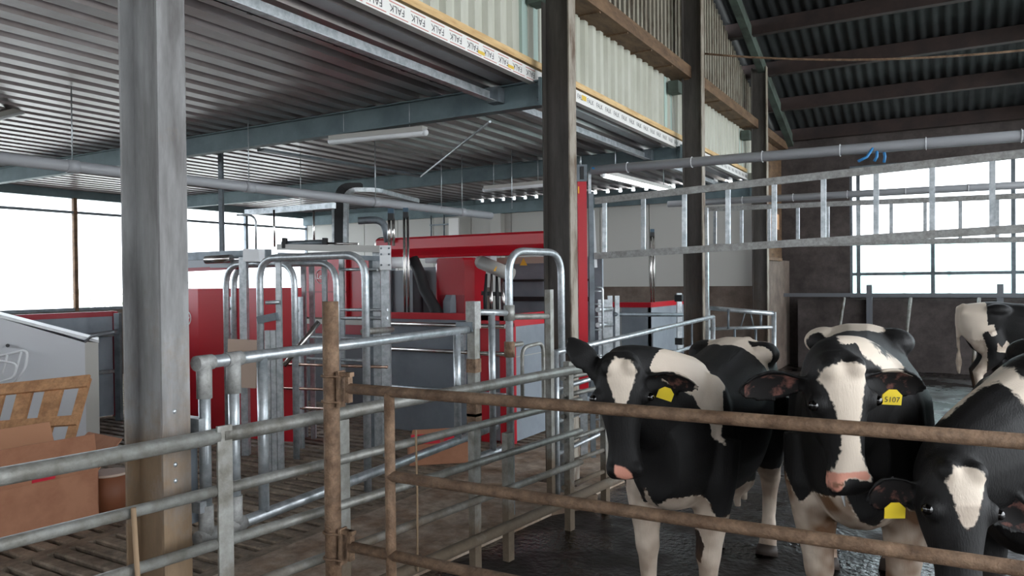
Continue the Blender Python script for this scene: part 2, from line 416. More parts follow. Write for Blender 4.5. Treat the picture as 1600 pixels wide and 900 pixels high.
# trapezoidal deck: ribs run along Y, pitch 0.275 m
dk = MB(); pr = []; x = FX0-.2
while x < -3.3:
    pr += [(x, 3.705), (x+.06, 3.705), (x+.095, 3.605), (x+.24, 3.605)]; x += .275
pr = [q for q in pr if q[0] < -3.3] + [(-3.3, 3.705)]
vs_ = [(a, -3, z) for a, z in pr]+[(a, YB+.08, z) for a, z in pr]; n = len(pr)
dk._add(vs_, [(i, i+1, n+i+1, n+i) for i in range(n-1)], False)
dk._add([(a, b, z+.012) for a, b, z in vs_], [(n+i, n+i+1, i+1, i) for i in range(n-1)], False)
dko = dk.build('ceiling_deck', 'deck'); struct(dko)
struct(MB().box((FX0-.2, -3, 3.72), (-3.36, YB+.08, 3.80)).build('roof_insulation', 'foil'))

# edge of the deck roof: printed insulation strip, timber and channel
for i, (a, b) in enumerate(((-3, 6.2), (6.2, 10.2), (10.2, 14.2))):
    t = sroot('trim_%d' % (i+1), (-3.29, (a+b)/2, 3.61))
    MB().box((-3.36, a+.003, 3.605), (-3.285, b-.003, 3.715)).build('foil_face', 'foil', t)
    MB().box((-3.34, a+.003, 3.585), (-3.27, b-.003, 3.612)).build('lower_fold', 'foil', t)
    tm = text_mesh('FALK', .072, 'lettering'); tm.materials.append(MATS['ink_black'])
    um = MB(); um.bar((-.085, .034, 0), (.085, .034, 0), .002, .007, (0, 1, 0)); ume = shared(um, 'print_line', 'ink_red')
    um = MB(); um.bar((-.10, 0, 0), (.10, 0, 0), .002, .006, (0, 1, 0)); ume2 = shared(um, 'print_line', 'ink_red')
    pitch = .235; y = max(a+.12, 1.5)
    R1 = Matrix(((0, 0, 1), (1, 0, 0), (0, 1, 0)))         # text x -> +Y, text y -> +Z, normal -> +X
    while y < b-.1:
        o = inst(tm, 'lettering', t, (-3.2838, y, 3.655)); R = R1.copy()
        if i == 0: R = R @ Matrix.Rotation(PI, 3, 'Z')
        o.rotation_euler = R.to_euler()
        if i == 0:
            o = inst(ume, 'print_line', t, (-3.2838, y, 3.662)); o.rotation_euler = R1.to_euler()
            o = inst(ume2, 'print_line', t, (-3.2685, y, 3.6)); o.rotation_euler = R1.to_euler()
        y += pitch
    if i == 0:
        for yy in (5.15, 5.62): MB().box((-3.2845, yy-.05, 3.618), (-3.2835, yy+.05, 3.648)).build('sticker', 'ink_yellow', t)
    if i == 1: MB().box((-3.2845, 7.05, 3.64), (-3.2835, 7.16, 3.69)).build('sticker', 'ink_yellow', t)
    MB().box((-3.345, a+.003, 3.739), (-3.285, b-.003, 3.80)).build('timber_batten', 'timber_new', t)
    MB().box((-3.42, a+.003, 3.715), (-3.33, b-.003, 3.738)).build('edge_flashing', 'galv_dull', t)
    # channel running along the bay under the deck
    y0, y1 = max(a, -3), b
    t = thing('edge_channel', ['pale galvanised channel under the near deck bay, cleated to the roof beam', 'pale galvanised channel under the middle deck bay', 'pale galvanised channel under the last deck bay'][i], 'channel', (-3.75, (y0+y1)/2, 3.46), 'channels under the deck')
    ya, yb = COLY[i]-4 if i == 0 else COLY[i], COLY[i+1]
    ya = -3 if i == 0 else ya
    MB().box((-3.70, ya+.06, 3.445), (-3.692, yb-.06, 3.545)).build('web', 'galv', t)
    MB().box((-3.70, ya+.06, 3.445), (-3.62, yb-.06, 3.452)).build('lower_flange', 'galv', t)
    MB().box((-3.72, yb-.12, 3.44), (-3.60, yb-.008, 3.58)).build('cleat', 'galv_dull', t)

# gable infill above the deck roof: corrugated cladding, rusty girt, spaced boards
cw = sroot('wall_gable', (-3.36, 8, 3.8))
def corrug(mb, y0, y1, z0, z1, X, amp=.042, pitch=.2):
    pts = []; y = y0
    while y < y1:
        for dy, dx in ((0, 0), (.06, 0), (.09, amp), (.17, amp)):
            if y+dy <= y1: pts.append((X+dx, y+dy))
        y += pitch
    pts.append((X, y1)); n = len(pts)
    vs_ = [(a, b, z0) for a, b in pts]+[(a, b, z1) for a, b in pts]
    mb._add(vs_, [(i, i+1, n+i+1, n+i) for i in range(n-1)], False)
    mb._add([(a-.004, b, c) for a, b, c in vs_], [(n+i, n+i+1, i+1, i) for i in range(n-1)], False)
for a, b in ((-3, 5.9), (5.9, 9.75), (9.75, 13.75), (13.75, 15.3)):
    mb = MB(); corrug(mb, a+.02, b, 3.74, 4.52, -3.36); mb.build('cladding_sheet', 'clad', cw)
    if b < 15:
        MB().box((-3.37, b, 3.8), (-3.33, b+.3, 4.5)).build('joint_panel', 'mint', cw)
        MB().box((-3.30, b+.05, 4.28), (-3.16, b+.22, 4.44)).build('girt_bracket', 'rafter', cw)
MB().box((-3.42, -3, 3.7), (-3.40, 15.5, 4.5)).build('cladding_backing', 'clad', cw)
def roof_z(Y): return 4.73+.333*(YE-Y) if Y > 5.5 else 4.73+.333*(YE-5.5)-.333*(5.5-Y)
gt = sroot('trim_4', (-3.2, 6, 4.5))
MB().box((-3.40, -3, 4.505), (-3.06, YE, 4.517)).build('flange', 'timber_old', gt)
MB().box((-3.075, -3, 4.517), (-3.06, YE, 4.66)).build('web', 'timber_old', gt)
for k in range(22): MB().box((-3.38, .3+k*.75, 4.49), (-3.08, .33+k*.75, 4.506)).build('stiffener', 'timber_old', gt)
mb = MB(); mb.prism([(-3.43, -3, 4.5), (-3.43, YE, 4.5), (-3.43, YE, roof_z(YE)), (-3.43, 5.5, roof_z(5.5)), (-3.43, -3, roof_z(-3))], (-.03, 0, 0)); mb.build('back_sheet', 'board_back', cw)
sb = sroot('wall_gable_boarding', (-3.33, 8, 4.52))
y = 5.0; k = 0
while y < YE-.15:
    h = roof_z(y)-4.53-.02
    MB().box((-3.36, y, 4.52), (-3.335+.006*random.random(), y+.055+.012*random.random(), 4.52+h)).build('board', 'board_pale', sb); y += .145
# gable end between the last column and the window wall
MB().box((-3.42, YB+.2, -.6), (-3.05, YE, 2.15)).build('concrete_base', 'concrete_wall', cw)
MB().box((-3.42, YB+.13, 2.15), (-3.22, 15.3, 3.75)).build('pale_panel', 'clad', cw)
MB().box((-3.42, 15.3, 2.15), (-3.2, YE, 4.5)).build('timber_panel', 'timber_old', cw)
MB().box((-3.40, YB+.1, 2.13), (-3.0, 15.9, 2.19)).build('timber_sill', 'timber_old', cw)

# window wall of the barn
we = sroot('wall_window_side', (3, YE, 0))
wx0, wz0, wz1 = GY(1328, 400, YE).x, GY(1400, 465, YE).z, GY(1350, 258, YE).z
MB().box((-3.3, YE, -.5), (wx0, YE+.2, 4.8)).build('side_wall', 'wall_dark', we)
MB().box((wx0, YE, -.5), (10, YE+.2, wz0)).build('lower_wall', 'wall_dark', we)
MB().box((wx0, YE, wz1), (10, YE+.2, 4.8)).build('upper_wall', 'wall_dark', we)
wn = sroot('window_2', (3, YE+.1, wz0))
vx = [GY(q, 420, YE).x for q in (1329, 1341, 1457.5, 1584)]
st = vx[3]-vx[2]; vx += [vx[3]+st*k for k in range(1, 6)]
zh = [wz0+.03, GY(1457, 427, YE).z, GY(1457, 377, YE).z, wz1-.03]
for k, x in enumerate(vx): MB().box((x-.035, YE+.03, wz0), (x+.035, YE+.11, wz1)).build('mullion', 'galv_dull', wn)
for z in zh: MB().box((wx0, YE+.04, z-.03), (10, YE+.10, z+.03)).build('transom', 'galv_dull', wn)
for k in range(len(vx)-1):
    for j in range(3):
        MB().box((vx[k]+.02, YE+.065, zh[j]+.02), (vx[k+1]-.02, YE+.07, zh[j+1]-.02)).build('pane', 'pane_milky' if j < 2 else 'pane_clear', wn)
for q in (1412, 1483):
    x = GY(q, 420, YE).x; MB().box((x-.03, YE+.12, wz0), (x+.03, YE+.16, zh[2])).build('stay', 'galv', wn)

# barn roof: corrugated fibre sheets on purlins, ridge over the passage
rf = sroot('ceiling_barn', (3, 8, 8))
def roof_half(Y0, Y1, name):
    mb = MB(); pts = []; x = -3.6
    while x < 10.2:
        for j in range(6): pts.append((x+.177*j/6, .026*math.sin(2*PI*j/6)))
        x += .177
    n = len(pts)
    vs_ = [(a, Y0, roof_z(Y0)+.17+c) for a, c in pts]+[(a, Y1, roof_z(Y1)+.17+c) for a, c in pts]
    mb._add(vs_, [(i, i+1, n+i+1, n+i) for i in range(n-1)], True); mb.build(name, 'roof_sheet', rf)
    mb = MB(); mb._add([(a, b, c+.035) for a, b, c in ((-3.6, Y0, roof_z(Y0)+.19), (10.2, Y0, roof_z(Y0)+.19), (10.2, Y1, roof_z(Y1)+.19), (-3.6, Y1, roof_z(Y1)+.19))], [(0, 1, 2, 3)], False); mb.build('sheet_backing', 'roof_sheet', rf)
roof_half(YE+.3, 5.5, 'sheet_far_slope'); roof_half(5.5, -6, 'sheet_near_unseen')  # near slope is out of view, added to keep sky light off the cows
for k in range(19):
    Y = YE-.08-k*1.22
    MB().box((-3.4, Y-.07, roof_z(Y)-.08), (10, Y+.07, roof_z(Y)+.16)).build('purlin', 'purlin', rf)
MB().bar((-3.0, YE, roof_z(YE)-.06), (-3.0, 5.5, roof_z(5.5)-.06), .12, .2).build('rafter', 'rafter', rf)
for X in (1.6, 6.2):
    MB().bar((X, YE, roof_z(YE)-.1), (X, 5.5, roof_z(5.5)-.1), .14, .2).build('rafter', 'purlin', rf)
# rear side wall of the barn behind the camera, and the end wall of the milking room, both unseen and added to cut front light, each with a window band
wr = sroot('wall_rear_unseen', (3, -6, 0))
MB().box((-3.3, -6.2, -.5), (10.2, -6, 2.6)).build('lower_wall', 'wall_dark', wr)
MB().box((-3.3, -6.2, 3.3), (10.2, -6, 4.8)).build('upper_wall', 'wall_dark', wr)
we2 = sroot('wall_front_unseen', (-9, -3, 0))
MB().box((FX0, -3.2, -.6), (-3.3, -3, 1.6)).build('lower_wall', 'concrete_wall', we2)
MB().box((FX0, -3.2, 1.6), (-3.3, -3.05, 2.6)).build('panel_wall', 'white_panel', we2)
MB().box((FX0, -3.2, 3.45), (-3.3, -3.05, 3.6)).build('head_beam', 'steel_beam', we2)

# ================================================================== FENCES AND GATES
def on_walk(p): return p.x < FY(p.y, 0).x+.07
# --- old galvanised rail fence along the alley
A0 = FY(-.6, 0); 
fz = [1.14, .905, .675, .445, .20]
ft = thing('rail_fence', 'old galvanised five-rail fence along the cow alley, mud on its foot rail', 'fence', FX(538, 0))
p343 = FX(343, 0); p893 = FX(905, 0)
for k, z in enumerate(fz):
    r = [.033, .024, .024, .024, .036][k]
    if k < 4: pipe(ft, 'rail', [FY(-.6, z), V(p343.x, p343.y, z)-fdir*.02], r, 'galv_old')
    off = V(0, 0, 0)
    pipe(ft, 'rail', [V(p343.x, p343.y, z)+fdir*(.0 if k < 4 else -2.0)+off, V(p893.x, p893.y, z)+(fdir*1.6 if k == 4 else V(0, 0, 0))], r, 'galv_old')
boxp(ft, 'post', V(p343.x, p343.y, ZA)+fside*.02, V(p343.x, p343.y, 1.185)+fside*.02, .012, .07, 'galv_old', (fdir.x, fdir.y, 0), 'flat steel post')
for q, tp in ((538, 1.1), (745, .92), (797, .8), (893, 1.2)):
    p = FX(q, 0); boxp(ft, 'post', V(p.x, p.y, ZA)-fside*.035, V(p.x, p.y, tp)-fside*.035, .05, .06, 'galv_old', (fdir.x, fdir.y, 0))
# end frame of the fence with short rungs beside the dark column
for k, z in enumerate((1.08, .95, .8, .62, .45, .28)):
    a = FX(886, z)-fside*.05; b = FX(915, z)+fdir*.35-fside*.05
    pipe(ft, 'rung', [a, b], .018, 'galv_old', 8)
p = FX(915, 0)+fdir*.35-fside*.05; boxp(ft, 'post', V(p.x, p.y, ZA), V(p.x, p.y, 1.12), .05, .06, 'galv_old', (fdir.x, fdir.y, 0))

# --- rusty swing gate and its pipe post
RP = P(517, 560, 3.55); RP.z = 0
rp = thing('pipe_post', 'rusty steel pipe post that carries the brown swing gate', 'post', RP)
pipe(rp, 'pipe', [V(RP.x, RP.y, ZA-.1), V(RP.x, RP.y, P(515, 471, 3.55).z)], .038, 'rust_pipe', 16)
g0 = P(545, 607, 3.5); g1 = GZ(1600, 690, g0.z); gz = [g0.z]
gd = (g1-g0); gd.z = 0; gl = gd.length; gd.normalize()
def GT(px, z):
    d = ray(px, 450); d.z = 0; t = (g0.x*gd.y-g0.y*gd.x)/(d.x*gd.y-d.y*gd.x); p = CAM+d*t; p.z = z; return p
def zat(px, py):
    q = GT(px, 0); D = (q-CAM).dot(fw)  ; 
    h = V(q.x-CAM.x, q.y-CAM.y, 0).length; d = ray(px, py); return CAM.z + d.z*h/V(d.x, d.y, 0).length
z2 = zat(1100, 816); z3 = zat(545, 855)
gz = [g0.z, z2, z3, z3-.36]
sg = thing('swing_gate', 'brown rusty pipe gate in front of the cows', 'gate', V(g0.x, g0.y, ZA))
gend = g0+gd*(gl+1.1)
st0 = GT(606, 0)
for k, z in enumerate(gz):
    s0 = V(g0.x, g0.y, z)-gd*.0 if k in (0, 2) else V(st0.x, st0.y, z)
    pipe(sg, 'rail', [s0, V(gend.x, gend.y, z)], .0245, 'rust_pipe', 12)
pipe(sg, 'stile', [V(st0.x, st0.y, gz[3]-.03), V(st0.x, st0.y, gz[0])], .024, 'rust_pipe', 12)
pipe(sg, 'stile', [V(gend.x, gend.y, gz[3]-.03), V(gend.x, gend.y, gz[0]+.02)], .024, 'rust_pipe', 12)
side = V(-gd.y, gd.x, 0)
for z in (gz[0]-.005, gz[2]-.005):
    h = MB(); c = V(RP.x, RP.y, z)
    e = V(g0.x, g0.y, z)
    dd = (e-c); dd.z = 0; dd.normalize(); sd = V(-dd.y, dd.x, 0)
    pl = MB().bar(c+dd*.058+V(0, 0, -.085), c+dd*.058+V(0, 0, .085), .05, .012, dd).build('hinge_plate', 'rust_pipe', sg)
    MB().bar(c+dd*.058+V(0, 0, .07), e+V(0, 0, .07)+dd*.02, .03, .02).build('hinge_arm', 'rust_pipe', sg)
    MB().bar(e+V(0, 0, -.06), e+V(0, 0, .08), .03, .02, dd).build('hinge_arm', 'rust_pipe', sg)
    for zz in (-.06, .06):
        ring = [c+V(0, 0, zz)+(dd*math.cos(a)-sd*math.sin(a))*.044 for a in np.linspace(.6, 2*PI-.6, 15)]
        u = MB().tube([c+V(0, 0, zz)+dd*.08-sd*.03]+ring[0:0]+[c+V(0, 0, zz)+(dd*math.cos(a)-sd*math.sin(a))*.044 for a in np.linspace(.7, 2*PI-.7, 17)]+[c+V(0, 0, zz)+dd*.08+sd*.03], .006, 6).build('u_bolt', 'rust_pipe', sg)

# --- new galvanised gate panel between the grey column and the clamp post
zt = 1.445; zb = .665
a0 = GZ(309, 568, zt); a1 = GZ(738, 514, zt)
ad = (a1-a0).normalized()
np_ = thing('galvanised_gate', 'shiny new galvanised gate panel with a top rail sloping past the rusty post', 'gate', V(a0.x, a0.y, 0))
pipe(np_, 'top_rail', [a0, a1], .029, 'galv', 14)
pipe(np_, 'bottom_rail', [V(a0.x, a0.y, zb), V(a1.x, a1.y, zb)+ad*.35], .029, 'galv', 14)
def AP(px):
    d = ray(px, 450); d.z = 0; t = (a0.x*ad.y-a0.y*ad.x)/(d.x*ad.y-d.y*ad.x); return CAM+d*t
for q in (317, 363, 408, 713):
    p = AP(q); pipe(np_, 'upright', [V(p.x, p.y, zb), V(p.x, p.y, zt)], .026, 'galv', 12)
for q in (317, 363):
    p = AP(q); pipe(np_, 'tee_clamp', [V(p.x, p.y, zt-.16), V(p.x, p.y, zt+.0)], .034, 'cast_galv', 12)
    pipe(np_, 'tee_clamp', [V(p.x, p.y, zt)-ad*.045, V(p.x, p.y, zt)+ad*.045], .035, 'cast_galv', 12)
    pipe(np_, 'tee_clamp', [V(p.x, p.y, zb), V(p.x, p.y, zb+.14)], .033, 'cast_galv', 12)
    pipe(np_, 'tee_clamp', [V(p.x, p.y, zb)-ad*.05, V(p.x, p.y, zb)+ad*.05], .034, 'cast_galv', 12)
p = AP(312)
MB().box((p.x-.12, p.y-.03, 1.12), (p.x+.02, p.y+.02, 1.2)).build('column_bracket', 'galv', np_)
MB().box((p.x-.12, p.y-.03, .78), (p.x+.02, p.y+.02, .83)).build('column_bracket', 'galv', np_)
MB().box((p.x-.07, p.y-.02, .72), (p.x-.06, p.y+.02, 1.12)).build('latch_plate', 'grey_panel', np_)

# --- clamp post and short panel to the arch
D1 = 5.45
q1 = GZ(743, 822, 0); q1.z = 0
cp = thing('clamp_post', 'galvanised post with rusty clamps at the end of the new gate panel', 'post', q1)
boxp(cp, 'shaft', V(q1.x, q1.y, -.01), V(q1.x, q1.y, 1.62), .065, .065, 'galv_old', (1, 0, 0))
for z in (1.6, 1.50, 1.18, .86, .78):
    MB().box((q1.x-.04, q1.y-.04, z-.05), (q1.x+.04, q1.y+.04, z+.05)).build('clamp', 'cast_galv' if z > 1.4 else 'rust_pipe', cp)
MB().box((q1.x-.12, q1.y-.05, 1.43), (q1.x+.02, q1.y+.05, 1.50)).build('clamp_plate', 'galv_dull', cp)

# --- tall arch beside the dark column
b0 = GZ(799, 803, 0); b1 = GZ(880, 768, 0)
ztop = P(830, 393, (b0-CAM).dot(fw)*1.04).z
ah = thing('pipe_arch', 'tall shiny galvanised pipe arch standing in front of the dark column', 'pipe arch', b0)
pipe(ah, 'hoop', bent([V(b0.x, b0.y, -.01), V(b0.x, b0.y, ztop), V(b1.x, b1.y, ztop), V(b1.x, b1.y, -.01)], .2, 8), .03, 'galv', 14)
for z in (1.55, 1.27):
    pipe(ah, 'sleeve', [V(b0.x, b0.y, z-.06), V(b0.x, b0.y, z+.06)], .042, 'rust_pipe' if z < 1.4 else 'galv_old', 12)
sp = thing('short_gate', 'short galvanised panel between the clamp post and the tall arch', 'gate', V((q1.x+b0.x)/2, (q1.y+b0.y)/2, 0))
pm = V((q1.x+b0.x)/2, (q1.y+b0.y)/2, 0)
pipe(sp, 'rail', [V(q1.x, q1.y, 1.57), V(b0.x, b0.y, 1.55)], .024, 'galv', 12)
pipe(sp, 'rail', [V(q1.x, q1.y, .5), V(b0.x, b0.y, .52)], .03, 'galv', 12)
pipe(sp, 'upright', [V(pm.x, pm.y, .51), V(pm.x, pm.y, 1.56)], .026, 'galv', 12)
# small hoop gate between the arch legs
hg = thing('hoop_gate', 'small bent-pipe gate between the legs of the tall arch', 'gate', b0.lerp(b1, .5))
ab = (b1-b0)
def AB(t, z): return V(b0.x+ab.x*t, b0.y+ab.y*t, z)
pipe(hg, 'frame', bent([AB(.22, .75), AB(.22, 1.27), AB(.62, 1.29), AB(.62, .75), AB(.22, .75)], .08), .016, 'galv_old', 8)
pipe(hg, 'rail', [AB(.0, 1.0), AB(.66, 1.0)], .018, 'galv_old', 8)
boxp(hg, 'upright', AB(.75, 0), AB(.75, 1.72), .06, .05, 'galv_old', (1, 0, 0))
pipe(hg, 'rail', [AB(.0, 1.52), AB(.75, 1.5)], .024, 'galv_old', 8)
pipe(hg, 'rail', [AB(.0, 1.3), AB(.22, 1.3)], .02, 'galv_old', 8)

# --- rail fence between the two dark columns
e0 = P(868, 551, 6.3); e1 = P(1114, 495, 10.05)
me_ = thing('rail_fence', 'bright two-tone rail fence rising behind the left cow to the dark column', 'fence', V((e0.x+e1.x)/2, (e0.y+e1.y)/2, 0))
for dz_, r in ((0, .027), (.31, .022), (.58, .02), (.85, .02)):
    pipe(me_, 'rail', [e0-V(0, 0, dz_), e1-V(0, 0, dz_)], r, 'galv', 12)
for t_ in (.0, .5, .8, 1.0):
    p = e0.lerp(e1, t_); pipe(me_, 'post', [V(p.x, p.y, 0 if t_ in (0, 1) else p.z-.86), V(p.x, p.y, p.z+.01)], .028 if t_ in (0, 1) else .012, 'galv' if t_ in (0, 1) else 'galv_dull', 10)

# --- small panel right of the third column
s0 = P(1106, 481, 10.35); s1 = P(1209, 490, 10.1); s2 = P(1106, 514, 10.35); s3 = P(1209, 511, 10.1)
sm_ = thing('low_gate', 'low galvanised rail panel between the dark column and the pale concrete wall', 'gate', V(s1.x, s1.y, 0))
pipe(sm_, 'rail', [s0, s1], .032, 'galv'); pipe(sm_, 'rail', [s2, s3], .024, 'galv')
for q, top_, bot_ in ((1138, 483, 514), (1189, 488, 512), (1148, 514, 560), (1181, 512, 560)):
    pipe(sm_, 'bar', [P(q, top_, 10.22), P(q, bot_, 10.22)], .016, 'galv_dull', 8)
pipe(sm_, 'post', [V(s1.x, s1.y, ZA), V(s1.x, s1.y, s1.z+.02)], .03, 'galv'); pipe(sm_, 'post', [V(s0.x, s0.y, 0), V(s0.x, s0.y, s0.z+.02)], .03, 'galv')
pipe(sm_, 'rail', [s2-V(0, 0, .5), s3-V(0, 0, .5)], .024, 'galv')
for q in (1165, 1172): pipe(sm_, 'cord', [P(q, 486, 10.25), P(q-8+ (q-1165)*2, 512, 10.25)], .008, 'galv_dull', 6)

# ================================================================== LIFTING GATES OVER THE ALLEY
def lifting_gate(tube, top, bot, nr, label, group, rungoff=.3):
    (ta, tb), (ca, cb), (ba, bb) = tube, top, bot
    t = thing('lifting_gate', label, 'gate', V((ba.x+bb.x)/2, ba.y, ba.z), group)
    pipe(t, 'support_tube', [ta, tb], .045, 'pvc', 14)
    boxp(t, 'chord', ca, cb, .03, .065, 'cast_galv'); boxp(t, 'chord', ba, bb, .03, .065, 'cast_galv')
    for k in range(nr):
        s = (k+rungoff)/nr; boxp(t, 'rung', ca.lerp(cb, s), ba.lerp(bb, s), .022, .042, 'galv', (1, 0, 0))
    n = 9
    for k in range(n):
        p = ta.lerp(tb, (k+.6)/n); pipe(t, 'tie', [p+V(math.cos(a), 0, math.sin(a))*0+V(0, math.cos(a)*.05, math.sin(a)*.05) for a in np.linspace(0, 2*PI, 11)], .004, 'white_plastic', 5)
    return t
def ext(a, b, k): return b+(b-a)*k
ta, tb = P(925, 266, 7.6), P(1600, 212, 5.77); ca, cb = P(930, 314, 7.6), P(1600, 240, 5.77); ba, bb = P(930, 400, 7.6), P(1600, 357, 5.77)
L1 = lifting_gate((ta, ext(ta, tb, .6)), (ca, ext(ca, cb, .6)), (ba, ext(ba, bb, .6)), 14, 'raised galvanised ladder-like gate hung by the tall red post', 'raised gates over the alley', .25)
ta2, tb2 = P(1044, 319, 10.9), P(1600, 289, 8.7); ca2, cb2 = P(1105, 327, 10.7), P(1600, 306, 8.7); ba2, bb2 = P(1105, 385, 10.7), P(1600, 374, 8.7)
L2 = lifting_gate((ta2, ext(ta2, tb2, .4)), (ca2, ext(ca2, cb2, .4)), (ba2, ext(ba2, bb2, .4)), 14, 'raised ladder-like gate hung from the dark column with the bright angle', 'raised gates over the alley', .3)
# blue straps knotted on the first tube
for k, (qa, qb) in enumerate((((1370, 230), (1366, 252)), ((1380, 229), (1381, 254)), ((1364, 231), (1341, 252)), ((925, 262), (942, 266)))):
    D = 6.27 if k < 3 else 7.55
    a = P(qa[0], qa[1], D); b = P(qb[0], qb[1], D); m_ = a.lerp(b, .5)+V(.01, 0, -.02)
    o = MB().tube([a, m_, b], .012, 7).build('blue_strap', 'blue_strap')
    tag(o, ['blue strap end hanging from the raised gate tube by the window', 'second blue strap end beside the knot on the gate tube', 'blue strap stretched sideways from the gate tube knot', 'blue strap tied on top of the red post'][k], 'strap', 'blue straps')
# brown cable sagging across the barn
a = P(1101, 84, 9.9); b = P(1600, 63, 8.7); pts = []
for k in range(17):
    s = k/16; p = a.lerp(ext(a, b, .3), s); p.z -= .16*4*s*(1-s); pts.append(p)
o = MB().tube(pts, .014, 6).build('sagging_cable', 'rust_pipe'); tag(o, 'thin brown cable sagging across the barn below the roof', 'cable')

# ================================================================== RED LIFTING POST
rpx = GZ(913, 714, 0)
t = thing('lifting_post', 'tall bright red post with a grey motor block on top, beside the dark column', 'post', rpx)
zr1 = P(911, 285, (rpx-CAM).dot(fw)).z; zr0 = P(913, 607, (rpx-CAM).dot(fw)).z
MB().bar(V(rpx.x, rpx.y, zr0), V(rpx.x, rpx.y, zr1), .085, .09, (r0.x, r0.y, 0)).build('cover', 'red_paint', t)
MB().bar(V(rpx.x, rpx.y, -.01), V(rpx.x, rpx.y, zr0), .06, .07, (r0.x, r0.y, 0)).build('foot', 'galv', t)
MB().bar(V(rpx.x, rpx.y, zr1), V(rpx.x, rpx.y, zr1+.17), .10, .1, (r0.x, r0.y, 0)).build('motor_block', 'galv_dull', t)
MB().bar(V(rpx.x, rpx.y, zr1+.02)-f0*.055, V(rpx.x, rpx.y, zr1+.15)-f0*.055, .035, .012, (f0.x, f0.y, 0)).build('motor', 'black_plastic', t)
pipe(t, 'eye_bolt', [V(rpx.x, rpx.y, zr1+.16)+r0*-.01, V(rpx.x, rpx.y, zr1+.26)+r0*-.01], .01, 'galv', 8)
MB().bar(V(rpx.x, rpx.y, zr1-.12)-f0*.047-r0*.036, V(rpx.x, rpx.y, zr1-.05)-f0*.047-r0*.036, .002, .012, (r0.x, r0.y, 0)).build('sticker', 'warn_yellow', t)
gk = rpx+r0*.09
g_ = thing('guide_track', 'grey steel guide track with bright edge fixed beside the red post', 'track', gk)
MB().bar(V(gk.x, gk.y, 0), V(gk.x, gk.y, zr1-.12), .07, .05, (r0.x, r0.y, 0)).build('channel', 'galv_dull', g_)
MB().bar(V(gk.x, gk.y, zr1-.14)-r0*.01, V(gk.x, gk.y, zr1+.12)-r0*.01, .03, .03, (r0.x, r0.y, 0)).build('channel_top', 'galv', g_)
MB().bar(V(gk.x, gk.y, 1.92)+r0*.045, V(gk.x, gk.y, 2.5)+r0*.02, .02, .03, (r0.x, r0.y, 0)).build('bright_edge', 'white_plastic', g_)
for k in range(12):
    z = .25+k*.13; pipe(g_, 'rung', [V(gk.x, gk.y, z)+r0*.03, V(gk.x, gk.y, z)+r0*.105], .01, 'galv', 6)
pipe(g_, 'side_hoop', bent([V(gk.x, gk.y, .1)+r0*.11, V(gk.x, gk.y, 1.72)+r0*.11, V(gk.x, gk.y, 1.72)+r0*.04], .05), .014, 'galv', 8)

# ================================================================== MILKING ROBOTS
def YX(px, Y): return GY(px, 450, Y).x            # X where pixel column px meets the plane y = Y
def YZ(px, py, Y): return GY(px, py, Y).z
def rot_place(me, name, parent, at, right, upv, m=None):
    r = Vector(right).normalized(); u = Vector(upv).normalized(); n = r.cross(u)
    o = inst(me, name, parent, at); o.rotation_euler = Matrix((r, u, n)).transposed().to_euler(); return o
def logo(parent, at, right, size):
    # round emblem: thin ring with slanted italic letters inside
    ring = MB().tube([V(math.cos(a)*size, math.sin(a)*size*.9, 0) for a in np.linspace(0, 2*PI, 33)], size*.045, 5, False)
    me = shared(ring, 'emblem_ring', 'white_plastic'); rot_place(me, 'emblem_ring', parent, at, right, (0, 0, 1))
    tm = text_mesh('Lely', size*1.0, 'emblem_lettering'); tm.materials.append(MATS['white_plastic'])
    for v in tm.vertices: v.co.x += v.co.y*.18
    rot_place(tm, 'emblem_lettering', parent, at, right, (0, 0, 1))
def tri(parent, at, right, s):
    m_ = MB(); m_.prism([(-s, -s*.85, 0), (s, -s*.85, 0), (0, s*.85, 0)], (0, 0, .003)); me = shared(m_, 'warning_triangle', 'warn_yellow')
    rot_place(me, 'warning_triangle', parent, at, right, (0, 0, 1))

c8 = GZ(800, 694, 0); XS, YS = c8.x, c8.y
HS = 1.43
YR = YS+.95
rb = thing('milking_robot', 'red and grey milking robot with a long red overhead beam behind the new gate panel', 'milking robot', V(XS-1.5, YS+.5, 0))
xl = YX(606, YS)
# stall front: lower grey panels with red cap and red corner posts
MB().box((xl, YS, .02), (XS-.12, YS+.04, HS-.07)).build('front_panel', 'grey_panel', rb)
MB().box((xl, YS-.03, HS-.075), (XS-.02, YS+.06, HS)).build('red_cap', 'red_paint', rb)
for q0, q1_ in ((752, 773), (782, 801)):
    MB().box((YX(q0, YS), YS-.03, 0), (YX(q1_, YS), YS+.06, HS)).build('corner_post', 'red_paint', rb)
MB().box((XS-.02, YS, .02), (XS+.02, YS+2.0, HS-.14)).build('end_panel', 'grey_panel', rb)
MB().box((XS-.04, YS, HS-.14), (XS+.03, YS+2.0, HS)).build('red_cap', 'red_paint', rb)
MB().box((XS+.019, YS+.02, .95), (XS+.026, YS+2.0, .957)).build('panel_seam', 'white_panel', rb)
MB().box((XS-.01, YS-.01, 0), (XS+.03, YS+.03, HS-.1)).build('edge_trim', 'red_dark', rb)
for z in (.55, 1.0, 1.3):
    pipe(rb, 'side_rail', [V(xl, YS-.12, z), V(XS+.0, YS-.12, z)], .026, 'steel_ss' if z > .6 else 'galv', 10)
for x in (xl+.02, XS-.55): boxp(rb, 'rail_bracket', V(x, YS-.12, .5), V(x, YS-.12, 1.33), .04, .05, 'galv', (1, 0, 0))
